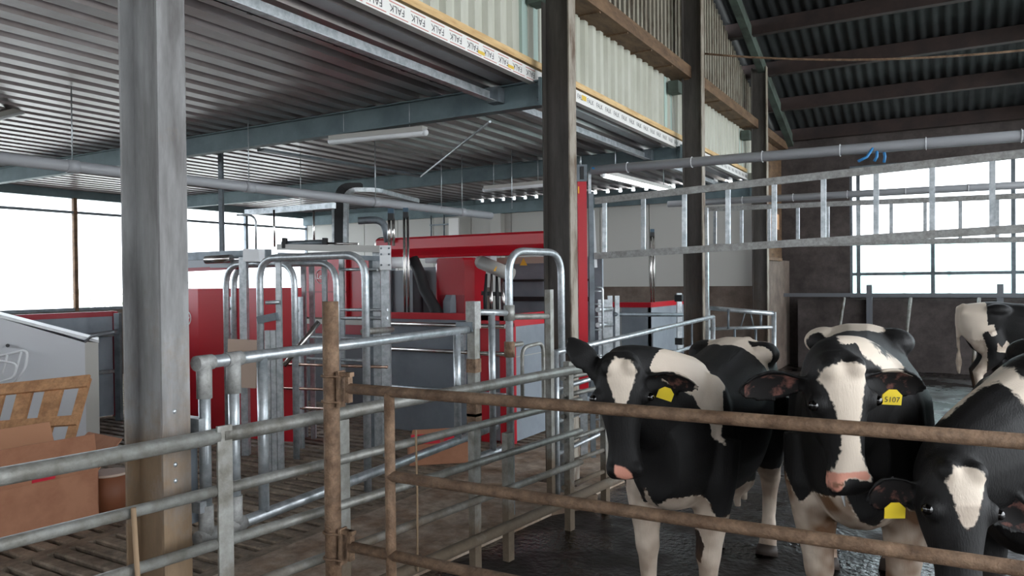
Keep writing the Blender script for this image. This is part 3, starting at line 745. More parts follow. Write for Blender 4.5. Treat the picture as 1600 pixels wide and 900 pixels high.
# overhead beam
x0, x1 = YX(592, YR), XS+.25
zt_, zb_ = YZ(720, 367, YR), YZ(720, 401, YR)
hh = zt_-zb_
pf = [(0, 0), (.03, hh*.12), (-.02, hh*.3), (-.05, hh*.45), (-.05, hh*.9), (-.02, hh), (.22, hh), (.25, 0)]
bm_ = MB(); bm_.loft([[V(x0, YR+a, zb_+b) for a, b in pf], [V(x1, YR+a, zb_+b) for a, b in pf]], True, False); bm_.build('overhead_beam', 'red_paint', rb)
pipe(rb, 'beam_end_hoop', bent([V(x0-.04, YR, zb_+.05), V(x0-.04, YR, zt_), V(x0+.12, YR+.1, zt_+.01)], .08), .02, 'steel_ss', 8)
MB().box((x0+.1, YR+.02, zb_-.05), (x0+.42, YR+.2, zb_+.002)).build('valve_box', 'white_plastic', rb)
for x in (x0+.1, x1-.1): MB().box((x-.06, YR+.05, 0), (x+.06, YR+.17, zb_+.02)).build('leg_column', 'grey_dark', rb)
# moving arm with moulded red cover
ca_, cb_ = YX(685, YR), YX(743, YR); zc1 = YZ(715, 403, YR); zc0 = YZ(715, 493, YR)-.25
w_ = cb_-ca_
def rr_ring(z, ins, d0, d1):
    a, b = ca_+ins, cb_-ins; c = .05
    return [V(a, YR-.1+c, z), V(a+c, YR-.1, z), V(b-.10, YR-.1, z), V(b, YR-.02, z), V(b, YR+.25, z), V(a, YR+.25, z)]
cv = MB(); cv.loft([rr_ring(zc0, 0, 0, 0), rr_ring(zc1-.1, 0, 0, 0), rr_ring(zc1-.03, .01, 0, 0), rr_ring(zc1, .035, 0, 0)], True, False)
arm = cv.build('arm_cover', 'red_paint', rb, 'moulded red arm cover')
MB().box((ca_+.10, YR-.112, zc0), (cb_-.1, YR-.098, zc0+.52)).build('recess_frame', 'red_dark', arm)
hb = MB(); hx = ca_+w_*.3; hb.loft([[V(hx+a, YR-.1+b, z) for a, b in ((0, 0), (.02, -.07), (.14, -.08), (.19, 0))] for z in (zc0, zc0+.44)]+[[V(hx+.03+a*.8, YR-.1+b*.6, zc0+.52) for a, b in ((0, 0), (.02, -.07), (.14, -.08), (.19, 0))]], True, False)
hb.build('grip', 'grey_panel', arm)
MB().box((ca_-.25, YR+.05, zb_-.07), (cb_+.2, YR+.2, zb_+.01)).build('carriage', 'white_plastic', rb)
hose = [P(645, 404, 9.9), P(655, 425, 9.85), P(663, 452, 9.8), P(680, 482, 9.7), P(690, 500, 9.7)]
pipe(rb, 'energy_chain', hose, .075, 'rubber', 8)
bx0, bx1 = YX(612, YR+.2), YX(652, YR+.2)
MB().box((bx0, YR+.1, .3), (bx1, YR+.5, zb_-.16)).build('control_cabinet', 'grey_dark', rb)
MB().box((bx1+.02, YR+.3, .5), (YX(690, YR+.3), YR+.5, zb_-.12)).build('rear_cabinet', 'grey_dark', rb)
pipe(rb, 'air_bottle', [P(596, 411, 9.8), P(632, 410, 9.8)], .075, 'white_plastic', 14)
MB().ball(P(632, 410, 9.8), .074).build('bottle_end', 'white_plastic', rb)
# teat cup carrier, silver cylinder with warning triangle
ca2_ = P(752, 410, 9.35); cb2_ = P(800, 430, 9.15)
cy = pipe(rb, 'silver_cylinder', [ca2_, cb2_], .085, 'white_panel', 16)
MB().ball(ca2_, .084, 14, 8).build('cylinder_end', 'white_panel', rb)
tri(rb, ca2_.lerp(cb2_, .5)-f0*.09, r0, .035)
for k, q in enumerate((760, 768, 776, 784)):
    a = P(q, 428, 9.3); b = P(q-2+k*1.5, 466, 9.25); pipe(rb, 'teat_cup', [a, b, b-V(0, 0, .2)], [.014, .026, .02], 'steel_ss' if k % 2 else 'rubber', 8)
MB().bar(P(752, 458, 9.3), P(788, 460, 9.3), .08, .05).build('cup_carrier', 'black_plastic', rb)
MB().box((ca_+.5, YR+.3, zb_-.1), (x1, YR+.36, zb_-.02)).build('rear_rail', 'beige', rb)
tri(rb, GY(818, 409, YR+.295), (1, 0, 0), .055)
MB().box((ca_+.5, YR+.75, .3), (x1+.1, YR+.79, zb_-.02)).build('rear_panel', 'grey_panel', rb)
for z, h in ((1.78, .03), (1.52, .06)): MB().box((ca_+.55, YR+.71, z), (x1-.05, YR+.75, z+h)).build('rear_slot', 'black_plastic', rb)
MB().box((x1-.12, YR+.1, HS), (x1, YR+.3, zb_)).build('red_bracket', 'red_paint', rb)
# robot head panel with emblem, left of the stall
yh = YR+.2; hx0, hx1, hx2 = YX(474, yh), YX(541, yh), YX(562, yh+.1)
zh1, zh0 = YZ(510, 405, yh), YZ(510, 496, yh)
hp = thing('milking_station', 'red robot head panel with a round white emblem behind the inner pipe arches', 'milking robot', V((hx0+hx1)/2, yh, 0))
MB().box((hx0, yh, zh0), (hx1, yh+.12, zh1)).build('emblem_panel', 'red_paint', hp)
MB().box((hx1, yh+.06, zh0), (hx2+.2, yh+.16, zh1)).build('side_panel', 'red_paint', hp)
MB().box((hx0, yh-.006, YZ(510, 456, yh)-.012), (hx1, yh, YZ(510, 456, yh)+.012)).build('seam', 'red_dark', hp)
MB().box((hx0-.3, yh, zh0-.1), (hx2+.3, yh+.1, zh0-.03)).build('grey_ledge', 'white_panel', hp)
MB().box((hx0-.3, yh+.01, zh0-.24), (hx2+.3, yh+.11, zh0-.1)).build('red_ledge', 'red_dark', hp)
MB().box((hx0-.3, yh+.04, 0), (hx2+.3, yh+.12, zh0-.24)).build('base_panel', 'grey_dark', hp)
logo(hp, V(YX(503, yh), yh-.012, YZ(503, 432, yh)), (1, 0, 0), .115)

# stainless twin rods with blue caps
def rods(px, ptop, pbot, D, label, nm='twin_rods'):
    a = P(px, ptop, D); b = P(px, pbot, D); t = thing(nm, label, 'rod', V(a.x, a.y, b.z), 'stainless twin rods with blue caps')
    for s in (-.022, .022): pipe(t, 'rod', [V(a.x, a.y, b.z)+r0*s, V(a.x, a.y, a.z-.1)+r0*s], .016, 'steel_ss', 8)
    MB().bar(V(a.x, a.y, a.z-.12), V(a.x, a.y, a.z-.05), .07, .06, (r0.x, r0.y, 0)).build('collar', 'black_plastic', t)
    MB().bar(V(a.x, a.y, a.z-.05), V(a.x, a.y, a.z), .06, .06, (r0.x, r0.y, 0)).build('cap', 'blue_cap', t)
rods(634, 325, 496, 9.15, 'stainless twin rods with a blue cap rising from the red stall edge')
rods(611, 326, 384, 7.75, 'short stainless twin rods with a blue cap above the white bolted plate')
rods(1019, 358, 474, 12.0, 'stainless twin rods with a blue cap above the grey corner stall')

# ---- second robot stall by the third column
c9 = GY(1016, 477, YS+4.2); X9, Y9 = c9.x, YS+4.2
s2_ = thing('robot_stall', 'grey corner stall with a red top edge behind the left cow', 'milking robot', V(X9-.5, Y9+.5, 0))
MB().box((X9-1.4, Y9, 0), (X9, Y9+.04, HS-.08)).build('front_panel', 'grey_panel', s2_)
MB().box((X9-1.4, Y9-.02, HS-.08), (X9+.02, Y9+.05, HS)).build('red_cap', 'red_paint', s2_)
MB().box((X9-.04, Y9, 0), (X9, Y9+1.75, HS-.08)).build('end_panel', 'grey_panel', s2_)
MB().box((X9-.05, Y9+.02, HS-.08), (X9+.02, Y9+1.75, HS)).build('red_cap', 'red_paint', s2_)
MB().box((X9-.03, Y9+1.75, HS-.3), (X9+.05, Y9+1.85, HS-.02)).build('red_block', 'red_dark', s2_)
MB().box((X9-.5, Y9-.005, 0), (X9-.49, Y9, HS-.08)).build('panel_seam', 'white_panel', s2_)
# posts with stub rails beside it
cl = thing('post_cluster', 'cluster of galvanised posts with stub rails between the red post and grey corner stall', 'posts', P(950, 600, 9.5)*1.0)
cl.location.z = 0; WORLD[cl.name] = Vector(cl.location)
for q, tp, D in ((938, 468, 9.2), (946, 468, 9.5), (953, 462, 9.8), (964, 462, 10.2)):
    p = P(q, tp, D); boxp(cl, 'post', V(p.x, p.y, 0), V(p.x, p.y, p.z), .06, .06, 'galv', (r0.x, r0.y, 0))
for py in (484, 508, 560):
    a = P(934, py, 8.9); b = P(955, py-1, 9.4); pipe(cl, 'stub_rail', [a, b], .03, 'galv', 10)
pp = P(1061, 458, 11.2)
cr = thing('cross_gate', 'galvanised cross panel with two rails in front of the grey corner stall', 'gate', V(pp.x, pp.y, 0))
boxp(cr, 'post', V(pp.x, pp.y, 0), V(pp.x, pp.y, pp.z), .07, .07, 'galv', (r0.x, r0.y, 0))
for py in (491, 549): pipe(cr, 'rail', [P(958, py, 10.15), P(1066, py+1, 11.15)], .03, 'galv_dull', 10)
for py in (466, 534): MB().box((pp.x-.05, pp.y-.06, P(1061, py, 11.1).z-.05), (pp.x+.06, pp.y+.05, P(1061, py, 11.1).z+.05)).build('clamp', 'rubber', cr)

# ---- entrance gate frame of the robot: square posts, top beam, actuator
q6 = GZ(606, 712, 0); D6 = (q6-CAM).dot(fw)
eg = thing('entrance_frame', 'galvanised square-post frame with white bolted plate and top beam over the robot entrance', 'gate frame', q6)
zpt = P(606, 384, D6).z
boxp(eg, 'post', V(q6.x, q6.y, -.01), V(q6.x, q6.y, zpt-.02), .085, .085, 'galv', (r0.x, r0.y, 0))
p5 = P(590, 500, D6+.15); boxp(eg, 'post', V(p5.x, p5.y, -.01), V(p5.x, p5.y, zpt-.05), .08, .08, 'galv', (r0.x, r0.y, 0))
p4 = P(581, 500, D6+.3); boxp(eg, 'thin_post', V(p4.x, p4.y, -.01), V(p4.x, p4.y, zpt-.1), .05, .04, 'galv_dull', (r0.x, r0.y, 0))
MB().bar(V(q6.x, q6.y, zpt-.25)-f0*.06+r0*.01, V(q6.x, q6.y, zpt)-f0*.06+r0*.01, .02, .115, (r0.x, r0.y, 0)).build('bolted_plate', 'white_plastic', eg)
for a in (-.04, .04):
    for z in (zpt-.03, zpt-.09, zpt-.2): MB().ball(V(q6.x, q6.y, z)-f0*.075+r0*(a+.01), .011, 8, 5).build('bolt', 'galv_dull', eg)
bL = P(437, 389, D6+1.1); bR = V(q6.x, q6.y, zpt-.035)
bL.z = P(437, 386, D6+1.1).z
boxp(eg, 'top_beam', bL, bR, .08, .07, 'white_panel')
boxp(eg, 'lower_beam', bL-V(0, 0, .09), bR-V(0, 0, .1), .06, .05, 'galv_dull')
pipe(eg, 'air_cylinder', [P(442, 381, D6+1.05), P(508, 379, D6+.8)], .035, 'galv_dull', 12)
pipe(eg, 'piston_rod', [P(508, 380, D6+.8), P(560, 381, D6+.5)], .012, 'steel_ss', 8)
for q in (445, 508): MB().bar(P(q, 388, D6+1.0-.004*(q-445)), P(q, 372, D6+1.0-.004*(q-445)), .07, .05, (r0.x, r0.y, 0)).build('bracket', 'black_plastic', eg)
for k, (q, D) in enumerate(((535, 8.2), (508, 8.5), (488, 8.7), (475, 8.8))):
    g = P(q, 500, D); boxp(eg, 'thin_post' if k else 'post', V(g.x, g.y, -.01), V(g.x, g.y, P(q, 405, D).z), .06, .05, 'galv', (r0.x, r0.y, 0))
for py, q0, q1_ in ((421, 530, 590), (484, 530, 606), (497, 530, 606), (528, 470, 606), (562, 480, 575), (571, 440, 606), (608, 430, 560), (640, 470, 606)):
    sl_ = .03 if py > 520 else .0
    pipe(eg, 'cross_rail', [P(q0, py-(q1_-q0)*sl_*.5, 8.2), P(q1_, py+(q1_-q0)*sl_*.5, 7.75)], .016, 'copper' if py in (571, 608, 640) else 'galv', 8)
pipe(eg, 'diagonal_rod', [P(443, 572, 7.4), P(498, 503, 7.6)], .026, 'steel_ss', 10)
for zz in (545,):
    pipe(eg, 'joint_sleeve', [P(568, 518, 6.6), P(612, 515, 7.6)], .03, 'galv_old', 10)

# ---- pipe arches of the entrance
def arch(p0, p1, zt, r, rad, label, nm='pipe_arch', z1=-.01):
    t = thing(nm, label, 'pipe arch', V(p0.x, p0.y, 0), 'galvanised entrance arches')
    pipe(t, 'hoop', bent([V(p0.x, p0.y, -.01), V(p0.x, p0.y, zt), V(p1.x, p1.y, zt), V(p1.x, p1.y, z1)], rad, 8), r, 'galv', 12)
    return t
pB0 = GZ(410, 738, 0); pB1 = V(YX(571, pB0.y), pB0.y, 0)
tB = arch(pB0, pB1, 2.035, .034, .22, 'large galvanised pipe arch over the robot entrance, its leg clamped to slim posts')
for k in range(3):
    p = pB0+r0*(.07+.055*k); boxp(tB, 'slim_post', V(p.x, p.y, 0), V(p.x, p.y, 2.0 if k == 2 else 1.35), .045, .05, 'galv', (r0.x, r0.y, 0))
MB().bar(P(405, 500, 7.1), P(433, 494, 7.1), .12, .07).build('clamp', 'galv_dull', tB)
pipe(tB, 'clip', [P(415, 473, 7.1), P(437, 472, 7.1)], .018, 'galv', 8)
pipe(tB, 'collar', [V(pB0.x, pB0.y, 1.0), V(pB0.x, pB0.y, 1.08)], .043, 'galv_old', 12)
pA0 = GZ(357, 700, 0); pA1 = V(YX(460, pA0.y), pA0.y, 0)
tA = arch(pA0, pA1, P(380, 413, (pA0-CAM).dot(fw)).z, .034, .25, 'inner galvanised arch in front of the two red gate leaves')
pC0 = GZ(369, 690, 0); pC1 = V(YX(526, pC0.y), pC0.y, 0)
tC = arch(pC0, pC1, P(450, 414, (pC0-CAM).dot(fw)).z, .034, .25, 'wide inner galvanised arch reaching past the round emblem')
p = P(382, 500, 7.9); pst = thing('square_post', 'galvanised square post carrying the white actuator box', 'post', V(p.x, p.y, 0))
boxp(pst, 'shaft', V(p.x, p.y, 0), V(p.x, p.y, P(382, 402, 7.9).z), .075, .075, 'galv', (r0.x, r0.y, 0))
MB().bar(P(384, 399, 7.85), P(409, 399, 7.8), .1, .13).build('actuator_box', 'white_plastic', pst)
# actuator bar left
ab_ = thing('actuator_bar', 'grey actuator bar with air cylinder and red rail above the red gate leaves', 'actuator', P(340, 424, 8.6))
boxp(ab_, 'bar', P(285, 401, 8.9), P(420, 396, 8.2), .08, .09, 'galv_dull')
boxp(ab_, 'lower_bar', P(285, 413, 8.9), P(400, 411, 8.2), .08, .09, 'grey_dark')
pipe(ab_, 'air_cylinder', [P(322, 406, 8.4), P(362, 404, 8.3)], .045, 'steel_ss', 12)
boxp(ab_, 'red_rail', P(285, 422, 8.8), P(372, 418, 8.4), .05, .04, 'red_dark')
# red gate leaves
def leaf(q0, q1_, ptop, pfoot, label, emb=None):
    a = GZ(q0, pfoot, 0); b = V(YX(q1_, a.y), a.y, 0); D = (a-CAM).dot(fw); zt = P(q0, ptop, D).z
    t = thing('gate_leaf', label, 'gate', V((a.x+b.x)/2, a.y, 0), 'red gate leaves')
    k = a.lerp(b, .42)
    MB().bar(V(a.x, a.y, .06).lerp(V(k.x, k.y, .06), .5)+V(0, 0, (zt-.06)/2), V(a.x, a.y, .06).lerp(V(k.x, k.y, .06), .5)+V(0, .04, (zt-.06)/2), (k-a).length, zt-.06).build('panel', 'red_paint', t)
    m_ = MB(); m_.prism([V(k.x, k.y, .06), V(b.x, b.y+.1, .06), V(b.x, b.y+.14, .06), V(k.x, k.y+.04, .06)], (0, 0, zt-.06)); m_.build('panel', 'red_paint', t)
    boxp(t, 'edge_tube', V(b.x+.02, b.y+.1, 0), V(b.x+.02, b.y+.1, zt-.1), .04, .04, 'galv', (1, 0, 0))
    for z in (.6, .9, 1.2, 1.5): MB().ball(V(b.x, b.y+.08, z), .02, 8, 5).build('bolt', 'galv', t)
    if emb: logo(t, GY(emb[0], emb[1], a.y-.012), (1, 0, 0), .11)
leaf(284, 350, 451, 672, 'red folded gate leaf with part of a round emblem beside the grey column', (289, 497))
leaf(372, 456, 450, 690, 'red gate leaf behind the clamped slim posts')
# beige board on the gate
bd = P(378, 567, 7.0)
o = MB().bar(P(356, 567, 7.86), P(401, 569, 7.82), .02, .50).build('beige_board', 'beige'); tag(o, 'plain beige board hung on the inner arch legs behind the new gate panel', 'board')

# ================================================================== CEILING PIPES, TRAYS AND LAMPS
pa, pb = P(0, 247, 6.5), P(767, 337, 11.4)
d_ = pb-pa; pa2 = pa-d_*.4
o = thing('vacuum_pipe', 'long grey plastic pipe hung under the deck roof', 'pipe', pa.lerp(pb, .5))
pipe(o, 'pipe_run', [pa2, pb], .055, 'pvc', 16)
for s in (.35, .55, .75, .93): c_ = pa2.lerp(pb, s); pipe(o, 'coupling', [c_-d_.normalized()*.05, c_+d_.normalized()*.05], .062, 'pvc', 16); pipe(o, 'hanger', [c_, V(c_.x, c_.y, 3.62)], .006, 'galv', 5)
def lampf(a, b, lit, label):
    t = thing('tube_lamp', label, 'lamp', a.lerp(b, .5), 'tube lamps under the deck')
    boxp(t, 'housing', a+V(0, 0, .035), b+V(0, 0, .035), .08, .05, 'white_panel')
    pipe(t, 'diffuser', [a, b], .035, 'tube_lit' if lit else 'white_plastic', 10)
    for e in (a, b): MB().ball(e, .036, 10, 6).build('end_cap', 'white_plastic', t)
    for s in (.15, .85):
        h = a.lerp(b, s); pipe(t, 'hanger', [h+V(0, 0, .05), V(h.x, h.y, 3.70)], .006, 'galv', 5)
lampf(GY(517, 221, 6.045), GY(664, 207, 6.045), False, 'unlit tube lamp fixed under the roof beam above the robot')
lampf(P(757, 297, 11.6), P(856, 288, 11.2), False, 'unlit tube lamp behind the dark column')
lampf(P(-60, 198, 6.9), P(56, 168, 8.2), False, 'unlit tube lamp beside the grey column above the boxes')
lampf(P(942, 273, 9.6), P(1050, 299, 12.2), True, 'bright lit tube lamp beyond the red post')
# strap brace and purlin under the deck
a, b = GZ(407, 234, 3.40), GZ(657, 277, 3.40)
o = MB().bar(V(a.x, a.y, 3.40), V(b.x, b.y, 3.42), .12, .03).build('flat_brace', 'galv_dull'); tag(o, 'flat dark steel brace running under the deck to the second beam', 'brace')
a, b = P(657, 276, (b-CAM).dot(fw)), GY(766, 190, 6.1)
o = MB().tube([a, b], .012, 8).build('tie_rod', 'galv'); tag(o, 'thin diagonal tie rod between two roof beams', 'rod')
# curved cable tray and hanging strut
def band(path, wv, th, name, m, parent):
    mb = MB(); rings = []
    for i, p in enumerate(path):
        t = (path[min(i+1, len(path)-1)]-path[max(i-1, 0)]).normalized(); n = t.cross(wv).normalized()
        rings.append([p+wv*.5+n*th/2, p-wv*.5+n*th/2, p-wv*.5-n*th/2, p+wv*.5-n*th/2])
    mb.loft(rings, True, False); return mb.build(name, m, parent)
D = 10.6
path = bent([P(540, 386, D), P(541, 297, D), P(590, 297, D+.2), P(655, 314, D+1.3)], .16, 6)
ct = thing('cable_tray', 'curved galvanised cable tray dropping from the roof beside a black duct', 'cable tray', P(540, 386, D))
band(path, f0*.12, .06, 'tray', 'galv', ct)
pathb = [p+V(0, 0, 0)-r0*.085+V(0, 0, .0) for p in bent([P(540, 386, D), P(541, 293, D), P(575, 293, D+.2)], .16, 6)]
band(pathb, f0*.14, .12, 'duct', 'rubber', ct)
for s in range(7):
    z = P(540, 380-s*9, D).z; MB().bar(P(523, 0, D)*0+V(*P(523, 380-s*9, D)), V(*P(530, 380-s*9, D)), .04, .03).build('rung', 'galv', ct)
for q in (521, 531): boxp(ct, 'strut', P(q, 386, D), P(q-1, 318, D), .025, .03, 'galv', (r0.x, r0.y, 0))
t = thing('hanging_strut', 'perforated galvanised strut hanging beside the bright window', 'strut', P(347, 395, 10))
boxp(t, 'strut', P(347, 396, 10.), V(P(347, 396, 10.).x, P(347, 396, 10.).y, 3.6), .07, .05, 'galv_dull', (r0.x, r0.y, 0))
for k in range(12): MB().bar(P(347, 262+k*11, 10.)-f0*.026, P(347, 266+k*11, 10.)-f0*.026, .002, .018, (r0.x, r0.y, 0)).build('slot', 'black_plastic', t)
t = thing('air_line', 'horizontal galvanised air line with hangers below the long grey pipe', 'pipe', P(450, 330, 9.5))
boxp(t, 'channel', P(385, 332, 10.2), P(522, 321, 9.2), .06, .07, 'galv')
for q in (428, 490): pipe(t, 'drop_rod', [P(q, 328, 9.7), P(q+1, 386, 9.7)], .014, 'steel_ss', 6)
pipe(t, 'bent_pipe', bent([P(370, 336, 10), P(400, 336, 10), P(400, 392, 10)], .15), .016, 'galv', 8)
pipe(t, 'bent_pipe', bent([P(560, 345, 10.2), P(600, 343, 10.2), P(606, 378, 10.2)], .25), .05, 'galv_dull', 10)
for q in (470, 690, 800):
    a = P(q, 290, 10.4); pipe(t, 'hanger', [V(a.x, a.y, 3.6), P(q, 326, 10.4)], .005, 'galv', 5)
t = thing('wall_pilaster', 'white pilaster post on the panel wall behind the red beam', 'post', GY(777, 365, YB-.15))
MB().box((GY(768, 330, YB-.15).x, YB-.2, 0), (GY(784, 330, YB-.15).x, YB-.025, 3.26)).build('shaft', 'white_panel', t)
t = thing('tray_drop', 'bright perforated tray drop on the panel wall above the red beam', 'cable tray', GY(708, 366, YB-.3))
MB().box((GY(701, 350, YB-.3).x, YB-.3, 1.9), (GY(716, 350, YB-.3).x, YB-.27, GY(708, 341, YB-.3).z)).build('tray', 'foil', t)
for i in range(2):
    for k in range(9): MB().box((GY(704+6*i, 350, YB-.3).x, YB-.304, 2.35+k*.055), (GY(708+6*i, 350, YB-.3).x, YB-.3, 2.375+k*.055)).build('slot', 'panel_joint', t)
for q in (674, 694):
    e = GY(q, 372, YB-.2); pipe(t, 'conduit', [V(e.x, e.y, 3.30), e], .02, 'galv_dull', 8)
e = GY(672, 352, YB-.23); e2 = GY(716, 352, YB-.25); e2.z = e.z; boxp(t, 'tie_bar', e, e2, .03, .03, 'galv_dull')

# ================================================================== LEFT: WHITE UNIT, RED FRAMED PANEL, BOXES
# framed panel
pr0 = P(178, 488, 10.4); pl0 = V(pr0.x-.25, pr0.y-3.2, pr0.z)
t = thing('framed_panel', 'grey panel with a red frame behind the white washing unit', 'panel', V(pr0.x-.1, pr0.y-1.4, 0))
MB().bar(V(pl0.x, pl0.y, HS/2), V(pr0.x, pr0.y, HS/2), .03, HS-.02).build('sheet', 'grey_panel', t)
MB().bar(V(pl0.x, pl0.y, HS-.03), V(pr0.x, pr0.y, HS-.03), .06, .07).build('top_frame', 'red_dark', t)
MB().bar(V(pr0.x, pr0.y, 0), V(pr0.x, pr0.y, HS), .08, .06, (0, 1, 0)).build('end_frame', 'red_dark', t)
for z in (1.12, .62): pipe(t, 'rail', [V(pl0.x+.1, pl0.y, z), V(pr0.x+.1, pr0.y-.05, z)], .025, 'galv', 8)
pe = P(184, 500, 10.0); boxp(t, 'post', V(pe.x, pe.y, 0), V(pe.x, pe.y, 1.42), .07, .07, 'galv_dull', (r0.x, r0.y, 0))
pipe(t, 'latch_arm', [P(133, 526, 9.6), P(184, 518, 9.8)], .03, 'grey_dark', 8)

u1 = GZ(152, 702, 0); Du = (u1-CAM).dot(fw)
t = thing('washing_unit', 'white washing unit with a sloping lid and wire rack', 'machine', u1)
zr = P(150, 536, Du).z
bk = ray(153, 500); bk.z = 0; bk.normalize(); back = bk*.5
def UP(q, z): p = P(q, 500, Du); p.z = z; return p
zl = P(-10, 494, Du).z; zl2 = zl+(zl-zr)*.5
m_ = MB(); m_.prism([UP(-90, 0.05), UP(134, .05), UP(134, zr), UP(-10, zl), UP(-90, zl2)], back); m_.build('body', 'white_tub', t)
m_ = MB(); m_.prism([UP(132, .0), UP(153, .0), UP(153, zr+.0), UP(132, zr+.02)], back); m_.build('end_column', 'white_panel', t)
m_ = MB(); m_.prism([UP(154, zr), UP(154, zr+.03), UP(-10, zl+.035), UP(-90, zl2+.035), UP(-90, zl2), UP(-10, zl)], bk*.53); m_.build('lid', 'white_plastic', t)
rk = bent([P(0, 556, Du-.12), P(44, 546, Du-.12), P(40, 576, Du-.12), P(20, 600, Du-.12)], .08)
pipe(t, 'wire_rack', rk, .014, 'white_plastic', 8)
pipe(t, 'wire_rack', bent([P(-10, 562, Du-.2), P(27, 568, Du-.2), P(22, 590, Du-.2), P(-10, 600, Du-.2)], .06), .012, 'white_plastic', 8)
pipe(t, 'wire_rack', [P(34, 548, Du-.12), P(22, 590, Du-.15)], .012, 'white_plastic', 8)
pipe(t, 'wire_rack', [P(12, 552, Du-.12), P(4, 584, Du-.15)], .012, 'white_plastic', 8)
pipe(t, 'rack_bolt', [P(12, 540, Du-.1), P(12, 540, Du+.02)], .02, 'black_plastic', 8)
pipe(t, 'lid_handle', [P(133, 534, Du), P(142, 526, Du-.05), P(180, 518, Du-.05)], .015, 'grey_dark', 8)

# open cardboard box with raised flap
def W(p, z): return V(p.x, p.y, z)
k0 = GZ(155, 811, 0); k1 = GZ(0, 852, 0); dirb = (k1-k0); dirb.normalize(); Lb = 1.05
k1 = k0+dirb*Lb; perp = V(-dirb.y, dirb.x, 0)
if perp.dot(f0) < 0: perp = -perp
hb_ = P(155, 735, (k0-CAM).dot(fw)).z
bx = thing('cardboard_box', 'open brown cardboard box with raised flaps and a red tape mark', 'box', k0.lerp(k1, .5)+perp*.3)
Wd = .62
def panelq(name, pts, off, m, par): mb = MB(); mb.prism(pts, off); return mb.build(name, m, par)
th = .008
panelq('side', [W(k0, .004), W(k1, .004), W(k1, hb_), W(k0, hb_)], perp*th, 'cardboard', bx)
panelq('side', [W(k0+perp*Wd, .004), W(k1+perp*Wd, .004), W(k1+perp*Wd, hb_), W(k0+perp*Wd, hb_)], perp*th, 'cardboard', bx)
panelq('side', [W(k0, .004), W(k0+perp*Wd, .004), W(k0+perp*Wd, hb_), W(k0, hb_)], dirb*th, 'cardboard', bx)
panelq('side', [W(k1, .004), W(k1+perp*Wd, .004), W(k1+perp*Wd, hb_), W(k1, hb_)], -dirb*th, 'cardboard', bx)
panelq('bottom', [W(k0, .0), W(k1, .0), W(k1+perp*Wd, .0), W(k0+perp*Wd, .0)], V(0, 0, .008), 'cardboard', bx)
fu = -perp*.07
panelq('flap', [W(k0, hb_), W(k1, hb_), W(k1, hb_+.30)+fu, W(k0+dirb*.06, hb_+.30)+fu], perp*th, 'cardboard', bx)
panelq('flap', [W(k0+perp*Wd, hb_), W(k1+perp*Wd, hb_), W(k1+perp*Wd, hb_+.3)-fu*2, W(k0+perp*Wd, hb_+.3)-fu*2], perp*th, 'cardboard_in', bx)
panelq('flap', [W(k0, hb_), W(k0+perp*Wd, hb_), W(k0+perp*(Wd-.05), hb_+.2)-dirb*.22, W(k0+perp*.05, hb_+.2)-dirb*.22], dirb*th, 'cardboard', bx)
ft_ = k0.lerp(k1, .82)
panelq('tape_mark', [W(ft_, hb_-.05)-perp*.004, W(ft_+dirb*.13, hb_-.05)-perp*.004, W(ft_+dirb*.13, hb_+.06)-perp*.018, W(ft_, hb_+.06)-perp*.018], perp*.003, 'tape_red', bx)
panelq('tape_mark', [W(k0.lerp(k1, .3), hb_+.01)-perp*.006, W(k0.lerp(k1, .45), hb_+.01)-perp*.006, W(k0.lerp(k1, .45), hb_+.035)-perp*.012, W(k0.lerp(k1, .3), hb_+.035)-perp*.012], perp*.003, 'tape_red', bx)
# second box behind, with dark flap
b2 = thing('cardboard_box', 'second brown cardboard box standing behind the open box', 'box', k0.lerp(k1, .75)+perp*1.0)
s0_ = k0+dirb*.55+perp*.9; s1_ = s0_+dirb*.7
for a, b in ((s0_, s1_), (s1_, s1_+perp*.5), (s1_+perp*.5, s0_+perp*.5), (s0_+perp*.5, s0_)):
    panelq('side', [W(a, 0), W(b, 0), W(b, .86), W(a, .86)], (perp if abs((b-a).normalized().dot(dirb)) > .9 else dirb)*th*(1 if (a == s0_ or a == s1_+perp*.5) else -1), 'cardboard', b2)
panelq('flap', [W(s0_, .86), W(s1_, .86), W(s1_, 1.02)-perp*.1, W(s0_+dirb*.1, .98)-perp*.1], perp*th, 'cardboard', b2)
panelq('flap', [W(s0_+perp*.5, .86), W(s1_+perp*.5, .86), W(s1_+perp*.5, 1.12)+perp*.05, W(s0_+perp*.5, 1.05)+perp*.05], perp*th, 'cardboard_in', b2)
# leaning wooden pallet
pq = thing('wooden_pallet', 'pale wooden pallet leaning against the white washing unit behind the boxes', 'pallet', GZ(110, 735, 0))
pD = 7.0
tl, tr = P(-60, 606, pD+.35), P(140, 585, pD+.35); bl, brr = P(-95, 742, pD-.25), P(98, 735, pD-.25)
def bil(s, t): return tl.lerp(tr, s).lerp(bl.lerp(brr, s), t)
nn = (tr-tl).cross(bl-tl).normalized()
for t0_, t1_ in ((0, .13), (.44, .54), (.88, 1)):
    panelq('board', [bil(0, t0_), bil(1, t0_), bil(1, t1_), bil(0, t1_)], nn*.025, 'pallet_wood', pq)
for s0__, s1__ in ((.0, .1), (.22, .34), (.44, .56), (.66, .80), (.93, 1)):
    panelq('slat', [bil(s0__, .02)+nn*.025, bil(s1__, .02)+nn*.025, bil(s1__, .98)+nn*.025, bil(s0__, .98)+nn*.025], nn*.03, 'pallet_wood', pq)
# small can
cz = GZ(172, 800, 0)
t = thing('brown_drum', 'small brown drum with a pale lid beside the open box', 'drum', cz)
pipe(t, 'drum_body', [W(cz, 0), W(cz, .3)], .13, 'brown_can', 18); pipe(t, 'drum_lid', [W(cz, .3), W(cz, .32)], .135, 'beige', 18)
